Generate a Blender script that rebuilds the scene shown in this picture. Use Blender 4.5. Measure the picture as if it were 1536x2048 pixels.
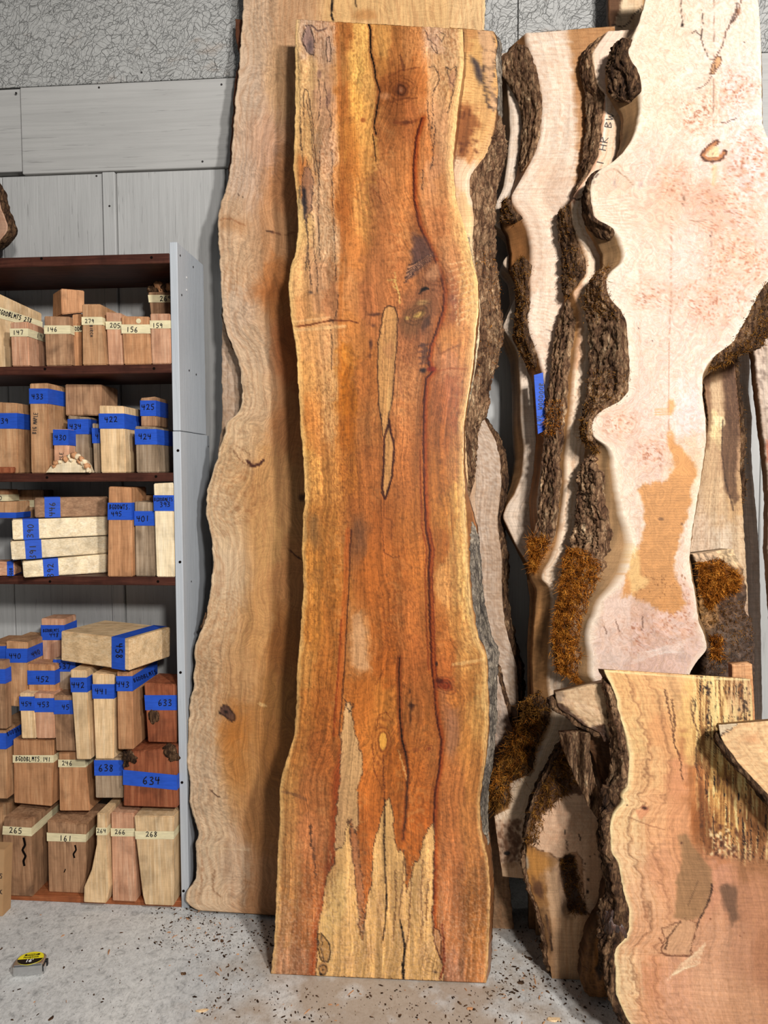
import bpy, bmesh, math, random
import numpy as np
from mathutils import Vector, Matrix

for o in list(bpy.data.objects): bpy.data.objects.remove(o)
SC = bpy.context.scene
COL = SC.collection
# ------------------------------------------------------------------ camera
FPX, CAMH = 1479.0, 1.35
YAW, PITCH, ROLL = [math.radians(a) for a in (4.5, 3.0, 0.23)]
FW = np.array([-math.sin(YAW)*math.cos(PITCH), math.cos(YAW)*math.cos(PITCH), -math.sin(PITCH)])
_r0 = np.array([math.cos(YAW), math.sin(YAW), 0.0]); _u0 = np.cross(_r0, FW)
RT = _r0*math.cos(ROLL) - _u0*math.sin(ROLL); UP = _u0*math.cos(ROLL) + _r0*math.sin(ROLL)
CP = np.array([0, 0, CAMH])
cam_d = bpy.data.cameras.new('camera'); cam = bpy.data.objects.new('camera', cam_d); COL.objects.link(cam)
cam_d.sensor_fit = 'VERTICAL'; cam_d.sensor_height = 36.0; cam_d.lens = FPX/2048*36.0
cam_d.clip_start = 0.02
cam.matrix_world = Matrix(((RT[0], UP[0], -FW[0], 0), (RT[1], UP[1], -FW[1], 0), (RT[2], UP[2], -FW[2], CAMH), (0, 0, 0, 1)))
SC.camera = cam
# ------------------------------------------------------------------ light and exposure
W = bpy.data.worlds.new('world'); SC.world = W; W.use_nodes = True
W.node_tree.nodes['Background'].inputs[0].default_value = (0.92, 0.96, 1.0, 1)
W.node_tree.nodes['Background'].inputs[1].default_value = 0.09
def area(name, loc, target, size, power, col):
    l = bpy.data.lights.new(name, 'AREA'); l.shape = 'DISK'; l.size = size; l.energy = power; l.color = col
    o = bpy.data.objects.new(name, l); COL.objects.link(o); o.location = loc
    o.rotation_euler = (Vector(target)-Vector(loc)).to_track_quat('-Z', 'Y').to_euler(); return o
area('key_lamp', (1.40, -0.45, 2.75), (0.1, 2.2, 1.3), 0.20, 88, (1.0, 0.985, 0.965))
area('front_fill', (1.55, -2.2, 2.9), (0.0, 2.2, 1.0), 0.45, 150, (1.0, 0.97, 0.94))  # unseen fill light added behind the camera to brighten the scene
SC.view_settings.view_transform = 'Standard'; SC.view_settings.look = 'None'
SC.view_settings.exposure = 0.10; SC.view_settings.gamma = 1.0; SC.view_settings.use_curve_mapping = False
# ------------------------------------------------------------------ geometry helpers
def rays(x, y):
    x = np.asarray(x, float); y = np.asarray(y, float)
    return FW + RT*((x-768)/FPX)[..., None] - UP*((y-1024)/FPX)[..., None]
def on_plane(x, y, Y0, s=0.0):                  # photograph direction met with the real plane  Y = Y0 + s*z
    r = rays(x, y); t = (Y0+s*CAMH)/(r[..., 1]-s*r[..., 2])
    return CP + r*t[..., None]
def on_floor(x, y, z=0.0):
    r = rays(x, y); return CP + r*((z-CAMH)/r[..., 2])[..., None]
def P1(x, y, Y0, s=0.0): return on_plane(np.array([x]), np.array([y]), Y0, s)[0]
_rng = np.random.RandomState(11)
_T = _rng.rand(256, 256)
def vn(x, y):
    xi = np.floor(x).astype(int); yi = np.floor(y).astype(int); fx = x-xi; fy = y-yi
    fx = fx*fx*(3-2*fx); fy = fy*fy*(3-2*fy)
    a = _T[xi & 255, yi & 255]; b = _T[(xi+1) & 255, yi & 255]; c = _T[xi & 255, (yi+1) & 255]; d = _T[(xi+1) & 255, (yi+1) & 255]
    return a+(b-a)*fx+(c-a)*fy+(a-b-c+d)*fx*fy
def fbm(x, y, o=4):
    s = 0; a = .5; n = 0
    for i in range(o):
        s = s+a*vn(x+17.3*i, y+9.1*i); n += a; a *= .5; x = x*2.03; y = y*2.03
    return s/n
def lin(c):
    c = np.asarray(c, float)/255.0
    return np.where(c <= .04045, c/12.92, ((c+.055)/1.055)**2.4)
def seed(n): random.seed(n)
def new_mesh(name, verts, faces, mat=None, parent=None, smooth=False):
    me = bpy.data.meshes.new(name); me.from_pydata([tuple(map(float, v)) for v in verts], [], [tuple(map(int, f)) for f in faces])
    me.update()
    if mat: me.materials.append(mat)
    if smooth: me.polygons.foreach_set('use_smooth', [True]*len(me.polygons))
    o = bpy.data.objects.new(name, me); COL.objects.link(o)
    if parent: o.parent = parent
    return o
def big_mesh(name, V, Q, mat, parent=None, ngons=(), smooth=False):
    me = bpy.data.meshes.new(name)
    nl = Q.size+sum(len(g) for g in ngons); nf = len(Q)+len(ngons)
    me.vertices.add(len(V)); me.vertices.foreach_set('co', np.ascontiguousarray(V, dtype=np.float32).ravel())
    li = np.concatenate([Q.ravel()]+[np.array(g) for g in ngons]).astype(np.int32)
    st = np.concatenate([np.arange(len(Q))*4]+([Q.size+np.cumsum([0]+[len(g) for g in ngons[:-1]])] if len(ngons) else [])).astype(np.int32)
    me.loops.add(nl); me.loops.foreach_set('vertex_index', li)
    me.polygons.add(nf); me.polygons.foreach_set('loop_start', st)
    me.update(calc_edges=True); me.validate()
    me.materials.append(mat)
    if smooth: me.polygons.foreach_set('use_smooth', [True]*len(me.polygons))
    o = bpy.data.objects.new(name, me); COL.objects.link(o)
    if parent: o.parent = parent
    return o
def tag(o, label=None, cat=None, group=None, kind=None):
    if label: o['label'] = label
    if cat: o['category'] = cat
    if group: o['group'] = group
    if kind: o['kind'] = kind
    return o
def empty(name, loc=(0, 0, 0)):
    o = bpy.data.objects.new(name, None); COL.objects.link(o); o.location = loc; o.empty_display_size = .05; return o
def box(name, x0, x1, y0, y1, z0, z1, mat, parent=None, bevel=.002):
    bm = bmesh.new(); bmesh.ops.create_cube(bm, size=1)
    bmesh.ops.scale(bm, vec=(x1-x0, y1-y0, z1-z0), verts=bm.verts)
    bmesh.ops.translate(bm, vec=((x0+x1)/2, (y0+y1)/2, (z0+z1)/2), verts=bm.verts)
    if bevel: bmesh.ops.bevel(bm, geom=bm.edges[:], offset=bevel, segments=1, affect='EDGES')
    me = bpy.data.meshes.new(name); bm.to_mesh(me); bm.free(); me.materials.append(mat)
    o = bpy.data.objects.new(name, me); COL.objects.link(o)
    if parent: o.parent = parent
    return o
# ------------------------------------------------------------------ materials
def mat_new(name, rough=.6, spec=.3):
    m = bpy.data.materials.new(name); m.use_nodes = True
    nt = m.node_tree; b = nt.nodes['Principled BSDF']; b.inputs['Roughness'].default_value = rough
    b.inputs['Specular IOR Level'].default_value = spec
    return m, nt, b
def nd(nt, t, **k):
    n = nt.nodes.new(t)
    for a, v in k.items(): setattr(n, a, v)
    return n
def mapped(nt, kind, scale, loc=(0, 0, 0), rand=False):
    tc = nd(nt, 'ShaderNodeTexCoord'); mp = nd(nt, 'ShaderNodeMapping'); mp.inputs['Scale'].default_value = scale; mp.inputs['Location'].default_value = loc
    nt.links.new(tc.outputs[kind], mp.inputs['Vector'])
    if rand:
        oi = nd(nt, 'ShaderNodeObjectInfo'); ml = nd(nt, 'ShaderNodeMath', operation='MULTIPLY'); ml.inputs[1].default_value = 37.0
        nt.links.new(oi.outputs['Random'], ml.inputs[0]); nt.links.new(ml.outputs[0], mp.inputs['Location'])
    return mp.outputs[0]
def noise(nt, vec, scale=1, detail=4, dist=0, rough=.55):
    n = nd(nt, 'ShaderNodeTexNoise'); n.inputs['Scale'].default_value = scale; n.inputs['Detail'].default_value = detail
    n.inputs['Distortion'].default_value = dist; n.inputs['Roughness'].default_value = rough
    nt.links.new(vec, n.inputs['Vector']); return n.outputs['Fac']
def ramp(nt, fac, stops, interp='LINEAR'):
    r = nd(nt, 'ShaderNodeValToRGB'); r.color_ramp.interpolation = interp
    while len(r.color_ramp.elements) < len(stops): r.color_ramp.elements.new(.5)
    for e, (p, c) in zip(r.color_ramp.elements, stops):
        e.position = p
        if isinstance(c, (int, float)): c = (c, c, c)
        else: c = tuple(lin(c))
        e.color = (*c, 1)
    nt.links.new(fac, r.inputs[0]); return r.outputs[0]
def mix(nt, a, b, fac=1.0, mode='MULTIPLY'):
    m = nd(nt, 'ShaderNodeMix', data_type='RGBA', blend_type=mode)
    for i, v in ((6, a), (7, b), (0, fac)):
        s = m.inputs[i]
        if isinstance(v, bpy.types.NodeSocket): nt.links.new(v, s)
        elif isinstance(v, (int, float)): s.default_value = v if i == 0 else (v, v, v, 1)
        else: s.default_value = (*lin(v), 1)
    return m.outputs[2]
def bump(nt, b, h, strength=.3, dist=.002):
    n = nd(nt, 'ShaderNodeBump'); n.inputs['Strength'].default_value = strength; n.inputs['Distance'].default_value = dist
    nt.links.new(h, n.inputs['Height']); nt.links.new(n.outputs[0], b.inputs['Normal'])
def figured(name, rough=.55, spec=.25, grain=.35, curl=.2, kerf=.0, bmp=.15, fine=260, gain=1.0):
    """slab wood: the figure is in the colour attribute; fine grain follows the live edge through the UV"""
    m, nt, b = mat_new(name, rough, spec)
    at = nd(nt, 'ShaderNodeAttribute'); at.attribute_name = 'Col'
    g1 = noise(nt, mapped(nt, 'UV', (fine, 5.0, 1)), 1, 3, .6)
    g2 = noise(nt, mapped(nt, 'UV', (fine*.28, 1.6, 1)), 1, 3, .8)
    c1 = noise(nt, mapped(nt, 'UV', (12, 170, 1)), 1, 3, 1.2)
    pore = noise(nt, mapped(nt, 'UV', (900, 120, 1)), 1, 2)
    c = mix(nt, at.outputs['Color'], ramp(nt, g1, [(.3, 1-grain*1.2), (.62, 1+grain*.25)]), 1.0)
    c = mix(nt, c, ramp(nt, g2, [(.33, 1-grain), (.6, 1.03)]), 1.0)
    c = mix(nt, c, ramp(nt, c1, [(.35, 1-curl), (.62, 1.04)]), 1.0)
    c = mix(nt, c, ramp(nt, pore, [(.35, .84), (.6, 1.03)]), 1.0)
    if kerf:
        k = noise(nt, mapped(nt, 'UV', (2.0, 420, 1)), 1, 2)
        c = mix(nt, c, ramp(nt, k, [(.38, 1-kerf), (.55, 1.02)]), 1.0)
    if gain != 1: c = mix(nt, c, tuple(((gain if gain > .0031308 else 0)**(1/2.2)*255,)*3), 1.0)
    nt.links.new(c, b.inputs['Base Color'])
    bump(nt, b, g1, bmp, .0012)
    return m
M = {}
M['main'] = figured('spalted_wood', .30, .28, .26, .14, .0, .12)
M['maple'] = figured('maple_wood', .6, .2, .20, .12, .05, .12, 200, .95)
M['burl'] = figured('burl_wood', .6, .2, .13, .12, .05, .15, 150, .84)
M['rough'] = figured('sawn_wood', .65, .2, .20, .06, .16, .2, 170)
def bark_mat(name, cols, sc=1.0):
    m, nt, b = mat_new(name, .85, .12)
    v = mapped(nt, 'Object', (70*sc, 70*sc, 22*sc)); n1 = noise(nt, v, 1, 6, .8, .65)
    vo = nd(nt, 'ShaderNodeTexVoronoi', feature='DISTANCE_TO_EDGE'); vo.inputs['Scale'].default_value = 1.0
    nt.links.new(mapped(nt, 'Object', (75*sc, 75*sc, 26*sc)), vo.inputs['Vector'])
    n2 = noise(nt, mapped(nt, 'Object', (9, 9, 5)), 1, 3); n3 = noise(nt, mapped(nt, 'Object', (300, 300, 200)), 1, 3)
    c = ramp(nt, n1, [(.28, cols[0]), (.45, cols[1]), (.6, cols[2]), (.75, cols[3])])
    c = mix(nt, c, ramp(nt, vo.outputs['Distance'], [(.0, .35), (.12, 1.0)]), .85)
    c = mix(nt, c, ramp(nt, n2, [(.35, .7), (.65, 1.25)]), 1.0)
    c = mix(nt, c, ramp(nt, n3, [(.3, .65), (.65, 1.2)]), 1.0)
    nt.links.new(c, b.inputs['Base Color'])
    h = mix(nt, n1, vo.outputs['Distance'], .4, 'ADD'); bump(nt, b, h, .9, .006)
    return m
M['bark'] = bark_mat('bark', [(44, 28, 20), (96, 68, 48), (146, 114, 84), (204, 178, 142)])
M['bark_dark'] = bark_mat('dark_bark', [(26, 16, 12), (64, 44, 30), (108, 80, 56), (166, 138, 106)])
M['bark_grey'] = bark_mat('grey_bark', [(52, 48, 46), (104, 94, 84), (150, 136, 118), (196, 184, 162)])
def moss_mat(name, a, b_, c_):
    m, nt, b = mat_new(name, .9, .05)
    n = noise(nt, mapped(nt, 'Object', (60, 60, 60)), 1, 3)
    nt.links.new(ramp(nt, n, [(.3, a), (.5, b_), (.7, c_)]), b.inputs['Base Color']); return m
M['moss'] = moss_mat('moss', (78, 42, 14), (150, 86, 26), (206, 140, 56))
M['moss_dark'] = moss_mat('dark_moss', (50, 30, 12), (104, 66, 26), (160, 112, 50))
def block_mat(name, lo, mid, hi, axis='v', stain=.35, rough=.62, dark=(70, 45, 30)):
    m, nt, b = mat_new(name, rough, .2)
    s = {'v': (95, 95, 5), 'h': (5, 95, 95)}[axis]
    g = noise(nt, mapped(nt, 'Object', s, rand=True), 1, 4, .9); f = noise(nt, mapped(nt, 'Object', tuple(q*3.5 for q in s), rand=True), 1, 2)
    bl = noise(nt, mapped(nt, 'Object', (11, 11, 8), rand=True), 1, 4, .6)
    fr = noise(nt, mapped(nt, 'Object', (24, 24, 16), rand=True), 1, 5, .5)
    oi = nd(nt, 'ShaderNodeObjectInfo')
    c = ramp(nt, g, [(.18, lo), (.5, mid), (.8, hi)])
    c = mix(nt, c, ramp(nt, f, [(.3, .82), (.65, 1.06)]), 1.0)
    c = mix(nt, c, ramp(nt, fr, [(.3, .72), (.5, .98), (.65, 1.08)]), 1.0)
    rr = noise(nt, mapped(nt, 'Object', tuple(q*1.6 for q in (s[2] if axis == 'v' else 60, 14, 60 if axis == 'v' else 60)), rand=True), 1, 3, 2.5); c = mix(nt, c, ramp(nt, rr, [(.35, .95), (.6, 1.02)]), 1.0)
    c = mix(nt, c, dark, ramp(nt, bl, [(.55, 0.0), (.75, stain)]), 'MIX')
    c = mix(nt, c, ramp(nt, oi.outputs['Random'], [(0, .86), (1, 1.08)]), 1.0)
    nt.links.new(c, b.inputs['Base Color']); bump(nt, b, g, .2, .0015)
    return m
for ax in 'vh':
    M['pale'+ax] = block_mat('pale_block_wood_'+ax, (196, 158, 112), (226, 190, 144), (240, 212, 172), ax, .2, dark=(150, 105, 65))
    M['tan'+ax] = block_mat('tan_block_wood_'+ax, (160, 112, 76), (196, 148, 106), (216, 174, 132), ax, .55, dark=(98, 62, 40))
    M['pink'+ax] = block_mat('pink_block_wood_'+ax, (172, 120, 90), (206, 154, 120), (224, 182, 150), ax, .3, dark=(130, 82, 56))
    M['brown'+ax] = block_mat('brown_block_wood_'+ax, (122, 88, 62), (162, 122, 90), (192, 152, 116), ax, .85, dark=(64, 42, 32))
    M['orange'+ax] = block_mat('orange_block_wood_'+ax, (150, 104, 68), (192, 138, 96), (212, 164, 120), ax, .35, dark=(120, 70, 38))
    M['red'+ax] = block_mat('red_block_wood_'+ax, (104, 54, 32), (150, 84, 54), (176, 112, 76), ax, .7, dark=(56, 26, 18))
    M['grey'+ax] = block_mat('grey_block_wood_'+ax, (120, 98, 76), (160, 136, 110), (190, 168, 142), ax, .7, dark=(76, 58, 44))
    M['white'+ax] = block_mat('white_block_wood_'+ax, (214, 188, 148), (238, 216, 178), (246, 230, 200), ax, .1, dark=(190, 150, 105))
def tape_mat(name, c, rough=.6):
    m, nt, b = mat_new(name, rough, .25)
    n = noise(nt, mapped(nt, 'Object', (30, 30, 260), rand=True), 1, 3); n2 = noise(nt, mapped(nt, 'Object', (25, 25, 25), rand=True), 1, 2)
    k = mix(nt, c, ramp(nt, n, [(.3, .84), (.7, 1.06)]), 1.0); k = mix(nt, k, ramp(nt, n2, [(.3, .88), (.7, 1.06)]), 1.0)
    nt.links.new(k, b.inputs['Base Color']); bump(nt, b, n, .15, .0006); return m
M['blue'] = tape_mat('blue_tape', (38, 82, 186)); M['masking'] = tape_mat('masking_tape', (226, 212, 170))
def flat_mat(name, c, rough=.6, spec=.3, metal=0, var=.1, sc=40):
    m, nt, b = mat_new(name, rough, spec); b.inputs['Metallic'].default_value = metal
    n = noise(nt, mapped(nt, 'Object', (sc, sc, sc)), 1, 4)
    nt.links.new(mix(nt, c, ramp(nt, n, [(.3, 1-var), (.7, 1+var)]), 1.0), b.inputs['Base Color']); return m
M['ink'] = flat_mat('marker_ink', (22, 20, 30), .5); M['pencil'] = flat_mat('pencil_line', (70, 62, 58), .6)
M['hole'] = flat_mat('dark_hole', (16, 10, 8), .9, .05)
M['screw'] = flat_mat('screw_metal', (74, 70, 68), .45, .5, .7); M['screw_lt'] = flat_mat('filler', (205, 203, 198), .6)
# painted wood
def paint_mat(name, c, ax, grain=.10, crack=.35):
    m, nt, b = mat_new(name, .5, .25)
    s = (70, 70, 3.0) if ax == 'v' else (2.0, 70, 70)
    g = noise(nt, mapped(nt, 'Object', s), 1, 4, .4); w = noise(nt, mapped(nt, 'Object', (3, 3, 3)), 1, 4)
    g2 = noise(nt, mapped(nt, 'Object', tuple(q*2.4 for q in s)), 1, 4, .8)
    k = mix(nt, c, ramp(nt, g, [(.3, 1-grain), (.6, 1.03)]), 1.0)
    k = mix(nt, k, ramp(nt, g2, [(.31, 1-crack), (.37, 1.0)]), 1.0)
    k = mix(nt, k, ramp(nt, w, [(.3, .93), (.7, 1.05)]), 1.0)
    nt.links.new(k, b.inputs['Base Color']); bump(nt, b, g2, .35, .003); return m
M['paint_v'] = paint_mat('grey_painted_boards', (171, 170, 167), 'v'); M['paint_h'] = paint_mat('grey_painted_plank', (168, 166, 162), 'h')
M['paint_s'] = paint_mat('grey_painted_upright', (176, 180, 184), 'v', .05, .12)
def osb_mat():
    m, nt, b = mat_new('grey_painted_flakeboard', .5, .3)
    wn = nd(nt, 'ShaderNodeTexNoise'); wn.inputs['Scale'].default_value = 9; wn.inputs['Detail'].default_value = 3; tcw = nd(nt, 'ShaderNodeTexCoord'); nt.links.new(tcw.outputs['Object'], wn.inputs['Vector'])
    hs = None; col = None
    for i, (rx, sc, st) in enumerate(((.5, 30, .30), (1.4, 38, .25), (2.5, 30, .3), (3.0, 52, .35), (.95, 60, .3))):
        tc = nd(nt, 'ShaderNodeTexCoord'); va = nd(nt, 'ShaderNodeVectorMath', operation='MULTIPLY_ADD'); va.inputs[1].default_value = (.09, .09, .09)
        nt.links.new(wn.outputs['Color'], va.inputs[0]); nt.links.new(tc.outputs['Object'], va.inputs[2])
        mp = nd(nt, 'ShaderNodeMapping'); mp.inputs['Rotation'].default_value = (0, rx, 0); nt.links.new(va.outputs[0], mp.inputs['Vector'])
        m2 = nd(nt, 'ShaderNodeMapping'); m2.inputs['Scale'].default_value = (sc*st, sc, sc); m2.inputs['Location'].default_value = (i*3.1, 0, i*1.7); nt.links.new(mp.outputs[0], m2.inputs['Vector'])
        ed = nd(nt, 'ShaderNodeTexVoronoi', feature='DISTANCE_TO_EDGE'); ed.inputs['Scale'].default_value = 1; nt.links.new(m2.outputs[0], ed.inputs['Vector'])
        vo = nd(nt, 'ShaderNodeTexVoronoi'); vo.inputs['Scale'].default_value = 1; nt.links.new(m2.outputs[0], vo.inputs['Vector'])
        mk = noise(nt, mapped(nt, 'Object', (14, 14, 14), (i*5, 0, 0)), 1, 3)
        e = mix(nt, ramp(nt, ed.outputs['Distance'], [(.0, .0), (.035, 1.0)]), 1.0, ramp(nt, mk, [(.36, 1.0), (.43, 0.0)]), 'MIX')
        h = mix(nt, e, vo.outputs['Color'], .3, 'MULTIPLY')
        hs = h if hs is None else mix(nt, hs, h, .5, 'MIX'); col = e if col is None else mix(nt, col, e, 1.0, 'MULTIPLY')
    w = noise(nt, mapped(nt, 'Object', (4, 4, 4)), 1, 3); rs = noise(nt, mapped(nt, 'Object', (7, 7, 14)), 1, 5); fi = noise(nt, mapped(nt, 'Object', (60, 60, 90)), 1, 4, 1.0)
    k = mix(nt, (167, 166, 162), ramp(nt, col, [(.0, .55), (.6, 1.0)]), .7)
    k = mix(nt, k, ramp(nt, fi, [(.3, .80), (.5, 1.0), (.7, 1.05)]), 1.0)
    k = mix(nt, k, (150, 120, 92), ramp(nt, rs, [(.60, 0.0), (.74, .35)]), 'MIX')
    k = mix(nt, k, ramp(nt, w, [(.3, .94), (.7, 1.05)]), 1.0)
    nt.links.new(k, b.inputs['Base Color']); bump(nt, b, hs, 1.0, .006); return m
M['osb'] = osb_mat()
def concrete():
    m, nt, b = mat_new('concrete', .75, .2)
    a = noise(nt, mapped(nt, 'Object', (2.2, 2.2, 1)), 1, 5, .5); f = noise(nt, mapped(nt, 'Object', (38, 38, 1)), 1, 7, .8, .65)
    p = noise(nt, mapped(nt, 'Object', (170, 170, 1)), 1, 3); s = noise(nt, mapped(nt, 'Object', (420, 26, 1)), 1, 2)
    k = ramp(nt, a, [(.3, (184, 184, 182)), (.5, (202, 201, 197)), (.7, (212, 210, 204))])
    k = mix(nt, k, ramp(nt, f, [(.3, .60), (.45, .95), (.6, 1.08)]), 1.0)
    f2 = noise(nt, mapped(nt, 'Object', (110, 70, 1)), 1, 5, 1.5); k = mix(nt, k, ramp(nt, f2, [(.3, .70), (.5, 1.0), (.7, 1.06)]), 1.0)
    k = mix(nt, k, ramp(nt, p, [(.26, .55), (.36, 1.0)]), .8)
    k = mix(nt, k, ramp(nt, s, [(.3, .93), (.6, 1.03)]), 1.0)
    # a spread of brownish dirt round one place on the slab floor
    tc = nd(nt, 'ShaderNodeTexCoord'); mp = nd(nt, 'ShaderNodeMapping'); mp.inputs['Location'].default_value = (.18, -2.72, 0); mp.inputs['Scale'].default_value = (1.5, 1.5, 1)
    nt.links.new(tc.outputs['Object'], mp.inputs['Vector']); gr = nd(nt, 'ShaderNodeTexGradient', gradient_type='SPHERICAL'); nt.links.new(mp.outputs[0], gr.inputs[0])
    dn = mix(nt, gr.outputs[0], ramp(nt, noise(nt, mapped(nt, 'Object', (9, 9, 1)), 1, 5), [(.35, .35), (.65, 1.2)]), 1.0)
    k = mix(nt, k, (158, 136, 112), ramp(nt, dn, [(.12, 0.0), (.55, .75)]), 'MIX')
    nt.links.new(k, b.inputs['Base Color']); bump(nt, b, f, .3, .003); return m
M['concrete'] = concrete()
M['shelf'] = block_mat('dark_stained_board', (50, 24, 18), (72, 38, 28), (96, 56, 42), 'h', .5, .55, (34, 16, 12))
M['base'] = block_mat('orange_brown_board', (126, 68, 38), (156, 90, 54), (176, 112, 72), 'h', .3, .55, (90, 46, 28))

# ================================================================== setting
YW, YF = 2.47, 2.182
fl = box('floor', -3.2, 3.4, -3.0, YW+.2, -.12, 0, M['concrete'], None, 0); tag(fl, kind='structure')
wall = empty('wall_back', (0, YW, 0)); tag(wall, kind='structure')
def wbox(name, *a, **k):
    o = box(name, *a, **k); o.parent = wall; o.matrix_parent_inverse = Matrix.Translation((0, -YW, 0)); return o
wbox('light_block_backing', -3.2, 3.4, YW+.03, YW+.2, 0, 4.0, M['paint_v'], bevel=0)  # unseen backing added behind the boards to block light
zs = 2.652; zp = 2.373
wbox('flakeboard_panel', -1.9, .24, YW-.004, YW+.03, zs+.006, 4.0, M['osb'])
wbox('flakeboard_panel', .243, 3.4, YW-.004, YW+.03, zs+.006, 4.0, M['osb'])
x48 = P1(48, 338, YW)[0]
wbox('horizontal_plank', -3.2, x48, YW-.004, YW+.03, zp+.006, zs, M['paint_h'])
wbox('horizontal_plank', x48+.001, 3.4, YW-.012, YW+.03, zp-.006, zs, M['paint_h'])
xb0, xb1 = P1(208, 430, YW)[0], P1(233, 430, YW)[0]
xs = [-3.2, -2.75, -2.3, -1.86, -1.5]
for a, b in zip(xs, xs[1:]): wbox('wall_board', a+.002, b, YW, YW+.03, 0, zp-.008, M['paint_v'], bevel=.003)
wbox('wall_board', -1.498, xb0-.001, YW, YW+.03, 0, zp-.008, M['paint_v'], bevel=.003)
wbox('batten', xb0+.001, xb1, YW-.010, YW+.03, 0, zp-.008, M['paint_v'], bevel=.002)
xs = [xb1, -.72, -.33, .08, .47, .86, 1.02, 1.4, 1.8, 2.2, 2.6, 3.0, 3.4]
for a, b in zip(xs, xs[1:]): wbox('wall_board', a+.002, b, YW, YW+.03, 0, zp-.008, M['paint_v'], bevel=.003)
# nail heads and rust dots on the wall
nh = [(32, 186), (198, 175), (283, 145), (443, 169), (38, 349), (193, 352), (219, 412), (405, 323), (242, 340), (448, 705), (462, 795), (403, 539)]
def dots(name, pts, Y, r, mat, parent, inv=None):
    V, Fc = [], []
    for (x, y) in pts:
        c = P1(x, y, Y); k = len(V); n = 10
        for j in range(n): a = 2*math.pi*j/n; V.append((c[0]+r*math.cos(a), Y-.0006, c[2]+r*math.sin(a)))
        for j in range(n): a = 2*math.pi*j/n; V.append((c[0]+r*math.cos(a), Y+.002, c[2]+r*math.sin(a)))
        Fc.append(list(range(k, k+n))[::-1])
        for j in range(n): Fc.append([k+j, k+(j+1) % n, k+n+(j+1) % n, k+n+j])
    o = new_mesh(name, V, Fc, mat, parent)
    if inv: o.matrix_parent_inverse = inv
    return o
INVW = Matrix.Translation((0, -YW, 0))
for p in nh: dots('nail', [p], YW-.0125 if 160 < p[1] < 338 else (YW-.0045 if p[1] < 170 else (YW-.0105 if p[0] == 219 else YW)), .0035, M['screw'], wall, INVW)

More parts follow.
